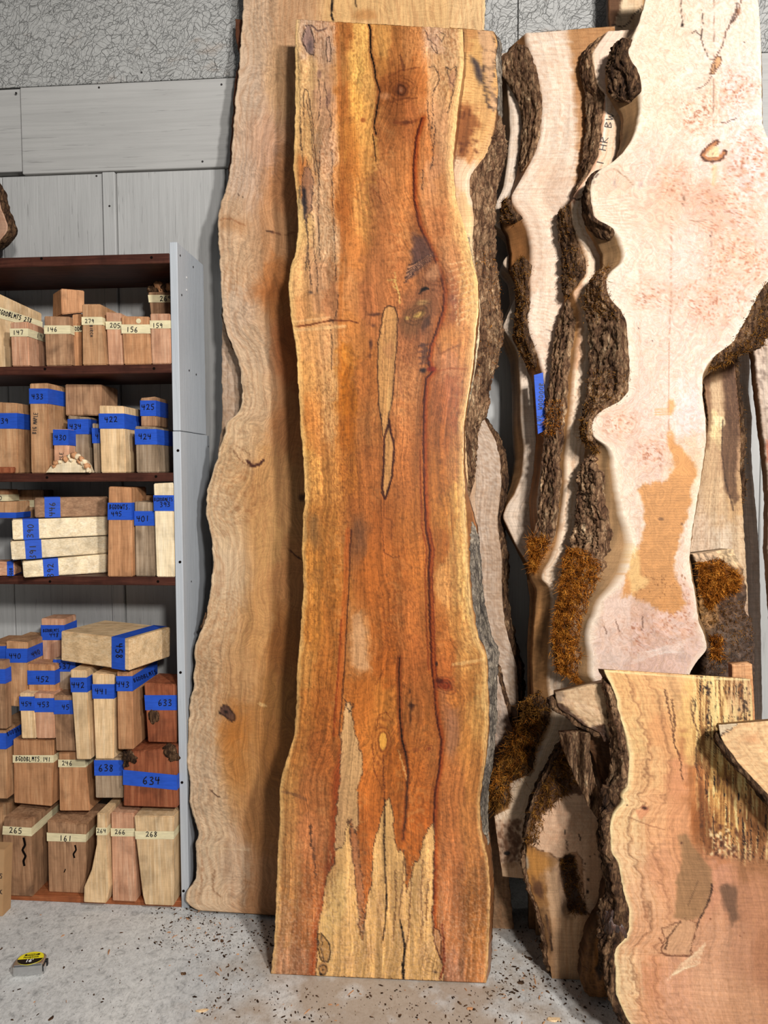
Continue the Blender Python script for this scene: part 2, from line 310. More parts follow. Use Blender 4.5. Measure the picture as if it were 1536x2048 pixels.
# ================================================================== slab engine
class Paint:
    def __init__(s, X, Y): s.X, s.Y = X, Y; s.C = np.zeros((len(X), 3)); s.n1 = fbm(X/14, Y/14, 4)-.5; s.n2 = fbm(X/5+40, Y/5, 3)-.5; s.n3 = fbm(X/4, Y/45, 3)-.5
    def fill(s, c): s.C[:] = np.asarray(c, float); return s
    def field(s, pts, sx=38, sy=120):           # smooth wood tone from scattered samples (x, y, r, g, b)
        A = np.array(pts, float); W_ = np.zeros(len(s.X)); A_ = np.zeros((len(s.X), 3))
        xx = s.X+s.n1*12+s.n3*16; yy = s.Y+s.n1*60
        for p in A:
            w = 1.0/(((xx-p[0])/sx)**2+((yy-p[1])/sy)**2+.05)**2.2
            W_ += w; A_ += w[:, None]*p[2:5]
        s.C = A_/W_[:, None]; return s
    def blend(s, a, c, idx=None):
        a = np.clip(a, 0, 1)[:, None]; c = np.asarray(c, float)
        if idx is None: s.C = s.C*(1-a)+c*a
        else: s.C[idx] = s.C[idx]*(1-a)+c*a
    def mul(s, a, k): s.C *= (1-np.clip(a, 0, 1)*(1-k))[:, None]
    def _sub(s, pts, m):
        P = np.array(pts, float); return np.where((s.X > P[:, 0].min()-m) & (s.X < P[:, 0].max()+m) & (s.Y > P[:, 1].min()-m) & (s.Y < P[:, 1].max()+m))[0]
    def dist(s, pts, X, Y, closed=False):
        P = np.array(pts, float); d = np.full(len(X), 1e9); L = np.zeros(len(X)); n = len(P)
        tot = 0; seg = [np.hypot(*(P[(i+1) % n]-P[i])) for i in range(n)]; T = sum(seg if closed else seg[:-1]) or 1
        for i in range(n if closed else n-1):
            a, b = P[i], P[(i+1) % n]; v = b-a; q = max(v@v, 1e-6)
            t = np.clip(((X-a[0])*v[0]+(Y-a[1])*v[1])/q, 0, 1); dd = np.hypot(X-a[0]-t*v[0], Y-a[1]-t*v[1])
            k = dd < d; d = np.where(k, dd, d); L = np.where(k, (tot+t*seg[i])/T, L); tot += seg[i]
        return d, L
    def inside(s, pts, X, Y):
        P = np.array(pts, float); r = np.zeros(len(X), bool); n = len(P)
        for i in range(n):
            x1, y1 = P[i]; x2, y2 = P[(i+1) % n]
            if y1 == y2: continue
            c = ((y1 > Y) != (y2 > Y)) & (X < (x2-x1)*(Y-y1)/(y2-y1)+x1); r ^= c
        return r
    def poly(s, pts, c, a=1, feather=4, wob=0, rim=None, rimw=1.3, streak=0):
        i = s._sub(pts, feather*2+abs(wob)+6)
        if not len(i): return s
        X = s.X[i]+(s.n1[i]*wob*2 if wob else 0)+s.n2[i]*min(wob, 5); Y = s.Y[i]+(s.n2[i]*wob*2 if wob else 0)
        if streak: Y = Y+(fbm(s.X[i]/3.0, s.Y[i]/90, 2)-.5)*streak
        d, _ = s.dist(pts, X, Y, True); sd = np.where(s.inside(pts, X, Y), d, -d)
        al = np.clip(.5+sd/(2*max(feather, .3)), 0, 1)
        s.blend(al*a, c, i)
        if rim is not None: s.blend(np.clip(1.4-np.abs(sd)/rimw, 0, 1)*.9, rim, i)
        return s
    def line(s, pts, c, w=1.5, a=.9, wob=0, w2=None, soft=1.0):
        i = s._sub(pts, w*3+wob*2+4)
        if not len(i): return s
        X = s.X[i]+s.n2[i]*wob*2; Y = s.Y[i]+s.n1[i]*wob
        d, L = s.dist(pts, X, Y); ww = w if w2 is None else w+(w2-w)*L
        s.blend(np.clip((ww-d)/soft+.5, 0, 1)*a, c, i); return s
    def ell(s, cx, cy, rx, ry, c, a=1, rot=0, feather=.5, wob=.3):
        i = np.where((np.abs(s.X-cx) < max(rx, ry)*1.9+3) & (np.abs(s.Y-cy) < max(rx, ry)*1.9+3))[0]
        if not len(i): return s
        dx = s.X[i]-cx; dy = s.Y[i]-cy; r = math.radians(rot); u = (dx*math.cos(r)+dy*math.sin(r))/rx; v = (-dx*math.sin(r)+dy*math.cos(r))/ry
        q = np.hypot(u, v)+s.n1[i]*wob*1.6; s.blend(np.clip((1-q)/feather, 0, 1)*a, c, i); return s
    def rings(s, cx, cy, rx, ry, c, n=7, a=.5, rot=0, rmax=1.0):
        i = np.where((np.abs(s.X-cx) < max(rx, ry)*1.4) & (np.abs(s.Y-cy) < max(rx, ry)*1.4))[0]
        if not len(i): return s
        dx = s.X[i]-cx; dy = s.Y[i]-cy; r = math.radians(rot); u = (dx*math.cos(r)+dy*math.sin(r))/rx; v = (-dx*math.sin(r)+dy*math.cos(r))/ry
        q = np.hypot(u, v)+s.n1[i]*.35; k = (.5+.5*np.cos(q*n*2*math.pi))**3*np.clip((rmax-q)*3, 0, 1); s.blend(k*a, c, i); return s
    def contours(s, f, c, n, a, mask=1.0, sharp=4):     # growth-ring lines of a warped field
        k = (.5+.5*np.cos(f*n*2*math.pi))**sharp; s.blend(k*a*mask, c); return s
    def spots(s, n, box_, c, r=(1, 3), a=.8, sd=3):
        R = random.Random(sd)
        for _ in range(n):
            x = R.uniform(box_[0], box_[2]); y = R.uniform(box_[1], box_[3]); q = R.uniform(*r)
            s.ell(x, y, q, q*R.uniform(.6, 2.0), c, a, R.uniform(-40, 40), .5, .5)
        return s
def mono(pts):
    p = sorted(pts, key=lambda q: q[1]); return np.array([q[1] for q in p], float), np.array([q[0] for q in p], float)
def edge_fn(pts, jit=1.2, ph=0):
    ys, xs_ = mono(pts)
    def f(y):
        y = np.asarray(y, float); x = sum(np.interp(y+o, ys, xs_) for o in (-5, 0, 5))/3
        return x+(fbm(y/9+ph, y*0+ph*3.1, 3)-.5)*2*jit
    return f
class Slab:
    def __init__(s, name, label, cat, Y0, sl, th, left, right, top, bot, step, mat, paint, lback=None, rback=None, side=(120, 85, 55), jit=1.2, group=None, warp=None, relief=0.0):
        s.Y0, s.sl, s.th = Y0, sl, th
        s.L, s.R = edge_fn(left, jit, 1.0), edge_fn(right, jit, 5.0)
        s.LB = edge_fn(lback, jit, 2.0) if lback else (lambda y: s.L(y)+(6*jit*0)); s.RB = edge_fn(rback, jit, 7.0) if rback else (lambda y: s.R(y))
        s.hasLB, s.hasRB = bool(lback), bool(rback)
        (xtl, ytl), (xtr, ytr) = top; (xbl, ybl), (xbr, ybr) = bot
        H = max(ybl-ytl, ybr-ytr); Wd = max(8, np.median(s.R(np.linspace(ytl, ybl, 20))-s.L(np.linspace(ytl, ybl, 20))))
        nv = int(H/step); nu = max(4, int(Wd/step)); v = np.linspace(0, 1, nv+1); u = np.linspace(0, 1, nu+1)
        yl = ytl+(ybl-ytl)*v; yr = ytr+(ybr-ytr)*v
        xl = s.L(yl); xr = s.R(yr)
        U, V = np.meshgrid(u, v); PX = xl[:, None]+(xr-xl)[:, None]*U; PY = yl[:, None]+(yr-yl)[:, None]*U
        tj = (fbm(PX[0]/6, PX[0]*0+ph_(name), 3)-.5)*3
        wv = np.clip(1-V*nv/3, 0, 1); PY = PY+wv*tj[None, :]
        X, Yp = PX.ravel(), PY.ravel()
        Pf = on_plane(X, Yp, Y0, sl)
        if relief is not None and not isinstance(relief, float): Pf[:, 1] += relief(X, Yp)
        s.yl, s.yr = yl, yr
        # back edge points, on the back plane
        def back(fn, f, has, x, y):
            if has: return on_plane(fn(y), y, Y0+th, sl)
            q = on_plane(x, y, Y0, sl).copy(); q[:, 1] += th; return q
        s.FL = on_plane(xl, yl, Y0, sl); s.FR = on_plane(xr, yr, Y0, sl)
        s.BL = back(s.LB, s.L, s.hasLB, xl, yl); s.BR = back(s.RB, s.R, s.hasRB, xr, yr)
        s.BL[:, 2] = s.FL[:, 2]; s.BR[:, 2] = s.FR[:, 2]
        tw = np.clip(1-v*nv/12, 0, 1)*th*(sl+.05); s.BL[:, 2] -= tw; s.BR[:, 2] -= tw     # sawn square to the face
        N = len(Pf); n1 = nu+1
        # side bands have intermediate rows so that they can be coloured
        ns = 6 if (s.hasLB or s.hasRB) else 2
        VV = [Pf]; rowsL = [np.arange(nv+1)*n1]; rowsR = [np.arange(nv+1)*n1+nu]; base = N
        for k in range(1, ns+1):
            t = k/ns
            VV.append(s.FL+(s.BL-s.FL)*t); rowsL.append(base+np.arange(nv+1)); base += nv+1
            VV.append(s.FR+(s.BR-s.FR)*t); rowsR.append(base+np.arange(nv+1)); base += nv+1
        VV = np.concatenate(VV); VV[:, 2] = np.maximum(VV[:, 2], .0008)
        I = (np.arange(nv)[:, None]*n1+np.arange(nu)[None, :]).ravel()
        Q = [np.stack([I, I+n1, I+n1+1, I+1], 1)]
        for k in range(ns):
            a, b = rowsL[k], rowsL[k+1]; Q.append(np.stack([a[:-1], b[:-1], b[1:], a[1:]], 1))
            a, b = rowsR[k], rowsR[k+1]; Q.append(np.stack([a[:-1], a[1:], b[1:], b[:-1]], 1))
        a, b = rowsL[ns], rowsR[ns]; Q.append(np.stack([a[:-1], b[:-1], b[1:], a[1:]], 1))
        topf = list(range(0, nu+1))+[rowsR[k][0] for k in range(1, ns+1)]+[rowsL[k][0] for k in range(ns, 0, -1)]
        o_ = nv*n1; botf = (list(range(o_, o_+nu+1))+[rowsR[k][-1] for k in range(1, ns+1)]+[rowsL[k][-1] for k in range(ns, 0, -1)])[::-1]
        s.obj = big_mesh(name, VV, np.concatenate(Q), mat, None, [topf, botf])
        p = Paint(X, Yp); paint(p)
        C = np.zeros((len(VV), 3)); C[:N] = p.C
        M_ = len(VV)-N; sc_ = np.asarray(side, float)
        zz = VV[N:, 2]; yy = VV[N:, 1]; nn = fbm(zz*14, yy*60, 3)-.5; n4 = fbm(zz*5+9, yy*110, 3)-.5
        C[N:] = sc_*(1+nn*.5+n4*.6)[:, None]
        for k in range(1, ns+1):                     # cut ends show end grain, not bark
            for rw in (rowsL[k], rowsR[k]):
                for e, fr in ((0, p.C[:n1]), (-1, p.C[-n1:])): C[rw[e]] = fr.mean(0)*.82
        C = lin(np.clip(C, 0, 255)); me = s.obj.data
        ca = me.color_attributes.new('Col', 'FLOAT_COLOR', 'POINT'); ca.data.foreach_set('color', np.concatenate([C, np.ones((len(C), 1))], 1).astype(np.float32).ravel())
        uv = me.uv_layers.new(name='UVMap'); wid = float(np.mean(np.linalg.norm(s.FR-s.FL, axis=1)))
        Ux = np.concatenate([U.ravel()*wid, VV[N:, 1]*1.5+3]); Uy = VV[:, 2].copy()
        if warp is not None:
            du, dv = warp(X, Yp); Ux[:N] += du; Uy[:N] += dv
        li = np.zeros(len(me.loops), np.int32); me.loops.foreach_get('vertex_index', li)
        uv.data.foreach_set('uv', np.stack([Ux[li], Uy[li]], 1).astype(np.float32).ravel())
        tag(s.obj, label, cat, group)
    def bark(s, sd, y0, y1, mat, amp=.006, base=.004, t0=0.0, t1=1.0, step=2.5, ns=14, name='bark', label=None, fx=9, fz=14, push=.5, taper=.06):
        F_, B_, yy = (s.FL, s.BL, s.yl) if sd == 'L' else (s.FR, s.BR, s.yr)
        n = max(6, int((y1-y0)/step)); y = np.linspace(y0, y1, n+1)
        f = np.stack([np.interp(y, yy, F_[:, k]) for k in range(3)], 1); b = np.stack([np.interp(y, yy, B_[:, k]) for k in range(3)], 1)
        t = np.linspace(0, 1, ns+1); w = (y-y0)/(y1-y0)
        endt = np.clip(np.minimum(w, 1-w)/taper, 0, 1)**.5
        er = (fbm(y/16, y*0+3, 3)-.5)*.22
        tt = t0+(t1-t0)*t[None, :]+er[:, None]*np.clip(1-t[None, :]*3, 0, 1)*(1 if t0 > 0 else 0)
        ee = np.clip(np.minimum(w, 1-w)/np.clip(taper*1.6, .0, .5)+(fbm(y/7, y*0+8, 3)-.5)*.8*(np.minimum(w, 1-w) > 0), 0, 1)
        tt = tt+((t0+t1)/2-tt)*(.85*(1-ee))[:, None]
        tt = np.clip(tt, 0, 1.02)
        G = f[:, None, :]+(b-f)[:, None, :]*tt[:, :, None]
        out = np.array([-1.0 if sd == 'L' else 1.0, -push, 0]); out /= np.linalg.norm(out)
        zz = G[:, :, 2]; sp = tt*np.linalg.norm(b-f, axis=1)[:, None]
        r1 = np.abs(fbm(zz*fz+7, sp*130*fx/9+3, 4)-.5)*2; r2 = fbm(zz*70, sp*300, 3); r3 = np.abs(fbm(zz*30+3, sp*200+20, 3)-.5)*2
        prof = np.clip(np.minimum(t, 1-t)/.10, 0, 1)[None, :]**.6
        d = (base+amp*(.2+1.6*(1-r1)**2*.9+.8*r2-.7*(1-r3)**6))*prof*endt[:, None]+.0006
        G = G+out*d[:, :, None]
        G[:, :, 2] += (r2-.5)*.006*prof; G[:, :, 0] += (fbm(zz*90, sp*350+5, 2)-.5)*amp*.8*prof
        nn = ns+1; I = (np.arange(n)[:, None]*nn+np.arange(ns)[None, :]).ravel()
        Q = np.stack([I, I+nn, I+nn+1, I+1], 1)
        if sd == 'R': Q = Q[:, ::-1]
        V = G.reshape(-1, 3); o = big_mesh(name, V, Q, mat, s.obj)
        if label: o['label'] = label
        return o, V
def ph_(n): return (sum(map(ord, n)) % 97)/3.0
def moss(parent, V, region, n, length=.02, mat=None, width=.0011, sd=1, name='moss', down=.3):
    """tufts of dry moss: short bent fibres rooted on points of a bark surface lying inside a region"""
    d = V-CP; z = d@FW; px = 768+FPX*(d@RT)/z; py = 1024-FPX*(d@UP)/z
    R = np.random.RandomState(sd)
    pt = Paint.__new__(Paint); k = np.where(Paint.inside(pt, region, px, py))[0]
    if not len(k): return None
    i = k[R.randint(0, len(k), n)]
    keep = fbm(px[i]/13+sd, py[i]/13, 3)+R.rand(n)*.25 > .47; i = i[keep]; n = len(i)
    p0 = V[i]+R.normal(0, .003, (n, 3)); dr = R.normal(0, 1, (n, 3)); dr[:, 1] = -np.abs(dr[:, 1])-.35; dr[:, 2] -= down
    dr /= np.linalg.norm(dr, axis=1)[:, None]; L = length*(.35+R.rand(n)**1.5)
    b = R.normal(0, 1, (n, 3))*.5; sdv = np.cross(dr, R.normal(0, 1, (n, 3))); sdv /= np.linalg.norm(sdv, axis=1)[:, None]; sdv *= width
    p1 = p0+dr*(L*.5)[:, None]; p2 = p0+(dr+b)*L[:, None]*.9
    VV = np.stack([p0-sdv, p0+sdv, p1+sdv*.8, p1-sdv*.8, p2+sdv*.25, p2-sdv*.25], 1).reshape(-1, 3)
    a = np.arange(n)*6; Q = np.concatenate([np.stack([a, a+1, a+2, a+3], 1), np.stack([a+3, a+2, a+4, a+5], 1)])
    o = big_mesh(name, VV, Q, mat or M['moss'], parent); o['kind'] = 'stuff'; return o
# ================================================================== the finished spalted slab in the middle
VEIN = [(846, 236), (834, 275), (829, 330), (830, 400), (840, 450), (855, 482), (869, 512), (881, 545), (890, 582), (888, 620), (875, 660), (863, 692), (858, 720), (862, 739)]
VEIN2 = [(868, 742), (854, 757), (850, 800), (849, 900), (850, 960), (853, 1055), (862, 1100), (859, 1150), (862, 1250), (866, 1340), (870, 1372), (872, 1410), (877, 1445), (885, 1482), (880, 1540), (872, 1580), (869, 1650), (870, 1780), (866, 1835), (874, 1890), (884, 1935)]
def paint_main(p):
    F = [(605,60,214,180,158),(650,80,212,172,148),(610,150,222,180,132),(650,200,206,158,128),(612,290,222,176,124),(655,300,212,168,138),(600,345,184,118,68),(640,400,216,174,140),(602,450,226,184,128),(655,480,220,180,146),
     (590,560,220,168,116),(640,560,208,158,122),(660,600,186,126,88),(600,620,206,148,98),(620,690,222,162,106),(655,690,226,170,120),(610,760,226,164,100),(660,770,224,170,116),(625,830,216,146,82),(605,900,226,166,92),(660,850,222,166,110),
     (620,960,222,160,90),(665,960,206,140,76),(615,1050,196,132,68),(660,1050,202,132,66),(620,1150,208,138,66),(670,1150,196,122,56),(622,1250,204,132,62),(670,1250,198,120,56),(608,1330,214,150,82),(650,1340,192,116,54),(605,1420,206,132,66),(650,1430,186,108,50),
     (590,1500,200,128,66),(640,1500,182,104,52),(570,1570,216,156,92),(620,1580,190,116,66),(570,1660,204,144,88),(620,1680,190,120,76),(575,1760,206,144,88),(625,1760,176,106,62),(565,1860,204,148,102),(610,1860,192,122,76),(560,1930,206,150,116),(605,1935,196,132,96),
     (690,70,190,122,66),(720,80,238,184,108),(715,140,240,186,106),(712,200,232,172,92),(735,160,236,178,104),(690,200,190,118,60),(695,280,206,138,68),(735,260,226,164,92),(765,80,222,160,92),(760,130,200,132,70),(790,100,190,120,66),(825,90,200,134,82),(835,160,188,114,62),
     (790,165,150,88,46),(765,165,170,100,54),(790,215,158,92,50),(820,240,166,98,56),(770,280,182,112,64),(740,320,218,152,84),(700,340,200,126,62),(690,420,180,108,54),(720,420,214,150,86),(760,380,188,120,74),(800,350,188,118,68),(815,440,196,124,72),(775,460,182,114,68),
     (710,500,190,120,66),(750,540,182,114,70),(790,540,186,116,70),(700,580,196,130,80),(735,600,180,110,68),(700,660,200,128,70),(690,740,202,124,46),(690,800,204,124,44),(695,860,196,116,48),(725,760,186,112,58),(728,850,184,116,64),(735,920,178,106,56),(700,940,198,120,54),
     (820,700,172,108,70),(820,760,186,124,80),(820,830,188,120,72),(825,900,178,108,60),(815,960,180,108,58),(720,1020,180,106,54),(760,1060,170,96,46),(820,1040,186,112,56),(715,1090,150,92,54),(740,1150,174,98,44),(800,1130,178,102,48),(840,1120,192,114,54),
     (760,1230,176,100,46),(820,1230,180,106,54),(720,1280,198,138,88),(770,1320,178,98,42),(830,1320,172,98,50),(720,1390,186,108,48),(770,1420,198,122,56),(840,1420,168,98,50),(850,1460,184,108,52),(745,1500,196,118,54),(730,1560,188,106,46),(790,1540,188,104,42),
     (760,1570,184,104,46),(830,1580,190,106,46),(850,1640,184,98,40),(720,1640,186,102,44),(800,1660,182,98,40),(735,1720,176,98,46),(820,1720,186,102,42),
     (870,80,212,172,146),(900,90,222,178,138),(875,150,214,166,124),(905,180,222,172,124),(880,240,212,158,118),(895,300,214,162,120),(850,300,186,118,70),(870,340,204,144,104),(885,380,206,142,94),(900,360,224,170,120),(880,440,196,126,80),(915,430,222,166,112),(925,480,222,168,112),
     (905,520,206,142,96),(900,580,184,116,80),(935,560,226,172,112),(945,620,226,176,120),(920,640,200,134,86),(900,680,188,114,66),(935,700,212,144,88),(900,730,196,132,94),(900,790,176,104,70),(910,840,178,104,66),(885,800,170,98,56),(925,850,216,156,102),(885,880,178,104,54),(910,930,200,134,80),
     (880,960,196,120,60),(920,1000,228,170,98),(890,1040,206,132,64),(920,1060,236,184,112),(885,1090,188,112,54),(905,1120,212,152,90),(928,1140,242,192,120),(890,1180,214,152,92),(930,1210,242,196,126),(880,1250,178,104,50),(910,1240,212,146,80),(940,1270,238,182,112),(895,1300,190,112,56),(935,1320,226,162,92),
     (890,1340,180,102,52),(940,1380,204,134,70),(910,1390,194,120,60),(890,1430,166,104,66),(905,1470,174,110,66),(950,1440,222,160,90),(930,1480,208,138,72),(965,1400,230,176,108),(905,1560,190,116,64),(950,1560,204,132,70),(900,1640,188,114,64),(940,1640,202,130,72),(905,1720,192,118,70),(950,1740,204,132,74),
     (900,1800,194,124,80),(950,1800,200,126,66),(910,1870,196,128,84),(955,1880,204,134,76),(905,1940,196,138,110),(955,1940,206,136,86)]
    p.field(F, 26, 60); p.C *= np.array([1.0, .98, .91])
    m1 = fbm(p.X/11+p.n1*2, p.Y/300, 4)-.5; m2 = fbm(p.X/34+7, p.Y/120, 3)-.5; p.C *= (1+m1*.44+m2*.26)[:, None]
    X, Y = p.X, p.Y
    # growth lines: run lengthwise and bend round the knots
    f = (X+p.n1*34+8*np.sin(Y/130.0))/300.0
    p.contours(f, (120, 64, 30), 30, .42, np.clip(fbm(X/60, Y/160, 2)*1.8-.35, 0, 1), 3)
    p.contours(f+.3*p.n3, (100, 50, 24), 17, .42, np.clip(fbm(X/50+9, Y/200, 2)*2-.6, 0, 1), 6)
    cur = (.5+.5*np.sin(Y/4.6+p.n1*16+X/30))**2*np.clip(fbm(X/34+3, Y/70, 2)*2.4-1.0, 0, 1); p.mul(cur*.55, .80)
    lt = (.5+.5*np.sin(Y/6.5+p.n1*12-X/24))**3*np.clip(fbm(X/40+33, Y/90, 2)*2.4-1.1, 0, 1); p.blend(lt*.22, (244, 196, 130))
    # sapwood border on the left with sharp change of tone
    p.line([(673,42),(680,150),(684,300),(684,420),(684,520)], (172,98,48), 4, .45, .5)
    p.line([(684,520),(679,640),(680,720),(681,850),(686,900)], (176,96,36), 4, .45, .5)
    p.poly([(686,60),(700,60),(697,130),(704,230),(712,300),(700,420),(694,560),(686,560),(686,300)], (160,88,40), .38, 8, 5)
    p.poly([(684,720),(700,730),(708,800),(706,860),(700,905),(690,870),(683,800)], (176,92,26), .5, 7, 5)
    p.poly([(600,770),(616,800),(640,870),(660,890),(650,920),(610,890)], (196,116,52), .5, 8, 5)
    # spalt: grey blooms and ink lines on the left
    ink = (48, 34, 30)
    p.poly([(611,52),(618,50),(628,75),(629,112),(612,104),(606,80)], (150,118,108), .85, 3, 4, ink, 1.0)
    p.ell(620, 92, 8, 20, (96, 80, 80), .6, 0, .6)
    p.poly([(654,76),(658,73),(662,100),(661,122),(655,124),(652,100)], (206,164,138), .5, 1, 1, ink, .9)
    p.line([(622,50),(636,62),(645,60),(652,56)], (90,66,60), 1.4, .8, 3)
    p.ell(638,148,6,12,(120,86,76),.6); p.ell(656,200,6,26,(130,92,78),.6,8)
    for L in ([(608,250),(606,190),(611,178),(617,186),(620,215),(626,245),(628,290),(634,330),(640,370)], [(612,200),(622,250),(626,310),(632,350)], [(650,165),(655,215),(663,238),(660,262)], [(637,160),(641,200),(637,240)], [(600,250),(604,300),(606,330)],
              [(614,320),(612,360),(608,400)], [(626,430),(628,500),(636,560),(634,585)], [(615,450),(617,520),(623,570)], [(640,300),(636,420),(640,520)], [(664,300),(666,420),(672,560)], [(676,590),(674,620),(667,645)], [(660,650),(664,690),(662,740)], [(596,100),(600,200),(602,300)]):
        p.line(L, ink, .8, .75, 2)
    p.poly([(610,335),(618,332),(627,362),(624,412),(611,445),(604,400),(604,362)], (152,108,84), .75, 3, 4, (70,50,44), .9)
    p.poly([(603,372),(611,380),(614,405),(612,440),(606,435),(603,405)], (40,36,40), .88, 3, 5)
    p.line([(600,372),(598,400),(597,428)], (40,36,38), 1.6, .8, 3); p.line([(612,440),(616,480),(612,540)], (60,46,40), 1.6, .6, 3)
    p.ell(622, 585, 8, 4, (70,56,52), .7, 20, .7, .8)
    # crack down the middle of the top
    CR = [(736,44),(741,60),(741,104),(748,130),(752,160),(760,182),(755,212),(750,240),(748,252),(752,268)]
    p.line(CR, (120,66,34), 5, .45, 1); p.line(CR, (16,9,6), 1.9, 1, .7, 1.4); p.line([(745,268),(748,285),(752,322)], (30,18,12), 1.1, .9, .7)
    # main knot
    p.ell(800, 172, 62, 50, (138,74,34), .5, -20, .8); p.rings(802, 180, 40, 34, (86,42,20), 5, .6, -15)
    p.ell(802, 181, 17, 18, (104,54,28), .9, 0, .4); p.rings(802, 181, 17, 19, (60,30,16), 2, .8); p.ell(801,181,6,8,(168,120,90),.8,0,.8,.8)
    p.line([(780,205),(800,198),(836,196)],(96,48,24),1.6,.6,4); p.line([(775,155),(805,140),(838,134)],(104,52,26),1.6,.6,5)
    p.ell(770,192,14,10,(206,142,96),.6); p.line([(790,243),(810,248),(845,238)],(110,54,28),3,.65,4); p.ell(812,244,10,5,(80,40,24),.7)
    p.ell(726,240,7,6,(150,80,40),.8); p.rings(740,395,34,60,(140,80,44),3,.4); p.line([(755,330),(785,400),(768,410),(748,380)],(126,70,40),1,.6,3)
    p.line([(800,110),(808,140)],(84,44,28),2.5,.6,3)
    # spalted pink patch upper right
    for L in ([(857,135),(868,133),(877,150),(877,168),(868,180),(864,200),(866,230),(862,262),(866,300)], [(893,133),(900,140),(912,132),(913,150),(905,172),(896,150),(893,133)], [(908,170),(903,200),(896,225)], [(870,245),(868,300),(862,340)], [(850,60),(858,80),(870,90),(876,108),(870,104),(862,92)], [(878,64),(890,70),(884,84),(872,70)], [(846,340),(844,380)], [(855,200),(858,260)]):
        p.line(L, ink, .9, .75, 3)
    p.ell(870, 80, 20, 18, (170,130,112), .5, 0, .9, .9); p.ell(905,160,9,26,(160,110,86),.5,8)
    p.poly([(918,60),(926,60),(926,150),(918,230),(908,330),(902,330),(912,200),(922,120)], (244,204,140), .7, 3, 2)
    # the dark red ingrown vein
    for V_ in (VEIN, VEIN2):
        p.line(V_, (156,80,32), 10, .55, 2, 9, 7); p.line([(x+1, y) for x, y in V_], (150,62,22), 4.2, .7, 1.6, 4, 3); p.line([(x-1.5, y) for x, y in V_], (84,28,12), 2.0, .9, 1.4, 1.8); p.line([(x-3, y) for x, y in V_], (44,16,10), .9, .9, 1, .8)
    p.line([(x-9, y) for x, y in VEIN2[3:10]], (112,40,20), 1.2, .7, 1); p.line([(x+6, y) for x, y in VEIN2[5:11]], (96,30,18), 1.3, .7, 2)
    p.ell(862, 738, 12, 7, (118,30,16), .9, -12, .5); p.ell(847,741,9,7,(34,24,26),.9,0,.6,.6); p.line([(870,742),(900,737),(935,738)],(150,78,44),1.6,.6,4)
    # dark wedge of compressed figure beside the vein
    p.poly([(826,468),(848,474),(862,498),(868,512),(850,530),(832,548),(812,562),(822,530),(824,500)], (74,54,54), .82, 6, 5)
    for k in range(9):
        a = k/8; p.line([(866-6*a,505+16*a),(845-10*a,520+18*a),(818-8*a,530+34*a)], (196,138,100) if k % 2 else (34,26,30), 1.2, .75, 4)
    p.poly([(838,420),(850,470),(868,520),(884,560),(884,620),(864,670),(850,700),(836,680),(800,676),(790,640),(812,590),(836,560),(846,530),(822,470),(826,420)], (104,62,44), .42, 14, 8)
    p.rings(868, 548, 46, 40, (88,48,30), 5, .5, 30); p.poly([(862,528),(876,526),(882,548),(868,560),(852,556)], (188,132,92), .7, 4, 4)
    p.ell(848, 579, 10, 5, (16,12,12), .95, -25, .5, .7); p.line([(838,588),(850,576),(858,578)], (20,14,12), 1.6, .9, 2)
    for L in ([(776,560),(790,560),(786,572),(797,580),(800,606)], [(790,545),(794,580)]): p.line(L, (240,196,110), .9, .9, 3)
    p.poly([(806,628),(830,604),(862,600),(852,640),(832,668),(812,676),(800,650)], (118,78,48), .7, 8, 6)
    p.ell(838, 630, 14, 7, (206,164,86), .85, -30, .6, .5); p.ell(814,636,7,5,(196,156,86),.8); p.ell(844,605,15,6,(188,146,90),.6,-12)
    p.rings(836, 628, 40, 24, (70,44,28), 4, .6, -30); p.ell(850,650,10,24,(66,44,36),.7,25,.7,.6); p.line([(845,690),(850,700),(848,720)],(60,40,36),5,.55,4)
    p.rings(916, 570, 34, 50, (150,90,58), 4, .4, 20); p.ell(908,598,13,20,(140,84,62),.7,-20,.7,.5); p.ell(906,632,12,16,(132,76,50),.6,20)
    for k in range(10): p.line([(896+k*2, 530+k*14), (920, 524+k*13), (950, 518+k*12)], (250,212,158), .9, .45, 6)
    p.poly([(880,660),(905,655),(925,668),(905,700),(880,704)], (206,138,76), .6, 8, 5); p.line([(868,680),(880,708),(920,690)],(110,60,36),2,.45,4)
    # crease across the left edge
    p.line([(584,653),(620,650),(662,641),(700,641),(716,646)], (110,56,30), 2.2, .85, 2, 1.4); p.line([(588,660),(640,657),(690,652)], (238,188,128), 3, .6, 2)
    p.line([(582,644),(620,640),(660,634)], (236,186,130), 2, .5, 2); p.ell(662,641,8,3,(60,34,24),.8,-6)
    # long pale inclusion
    INC = [(768,617),(775,612),(790,614),(796,640),(793,690),(789,740),(784,800),(776,838),(780,862),(787,880),(787,920),(782,965),(770,1000),(764,985),(766,940),(768,880),(762,840),(757,800),(755,740),(757,680),(764,640)]
    p.poly(INC, (204,152,92), .72, 2.5, 2, (40,20,14), 1.3)
    p.line([(776,850),(768,880),(768,930),(764,975),(769,998)], (52,18,12), 2.2, .8, 1); p.line([(778,838),(782,866),(788,890),(785,950),(771,997)], (52,18,12), 2.2, .8, 1)
    p.line([(772,640),(766,700),(764,760)],(120,78,48),.9,.6,2); p.ell(778,800,6,34,(226,178,110),.45); p.ell(778,700,12,24,(176,118,74),.6,5)
    for (x, y, rx, ry) in ((745,630,12,5),(746,652,7,6),(742,690,4,22),(740,712,4,12),(757,628,8,4)): p.ell(x, y, rx, ry, (62,36,30), .75, 0, .8, .7)
    p.line([(800,700),(796,740),(806,800)],(150,92,58),2,.5,3)
    for y0 in (692,704,716,728): p.line([(838,y0),(858,y0-3)],(70,44,40),2.4,.5,3)
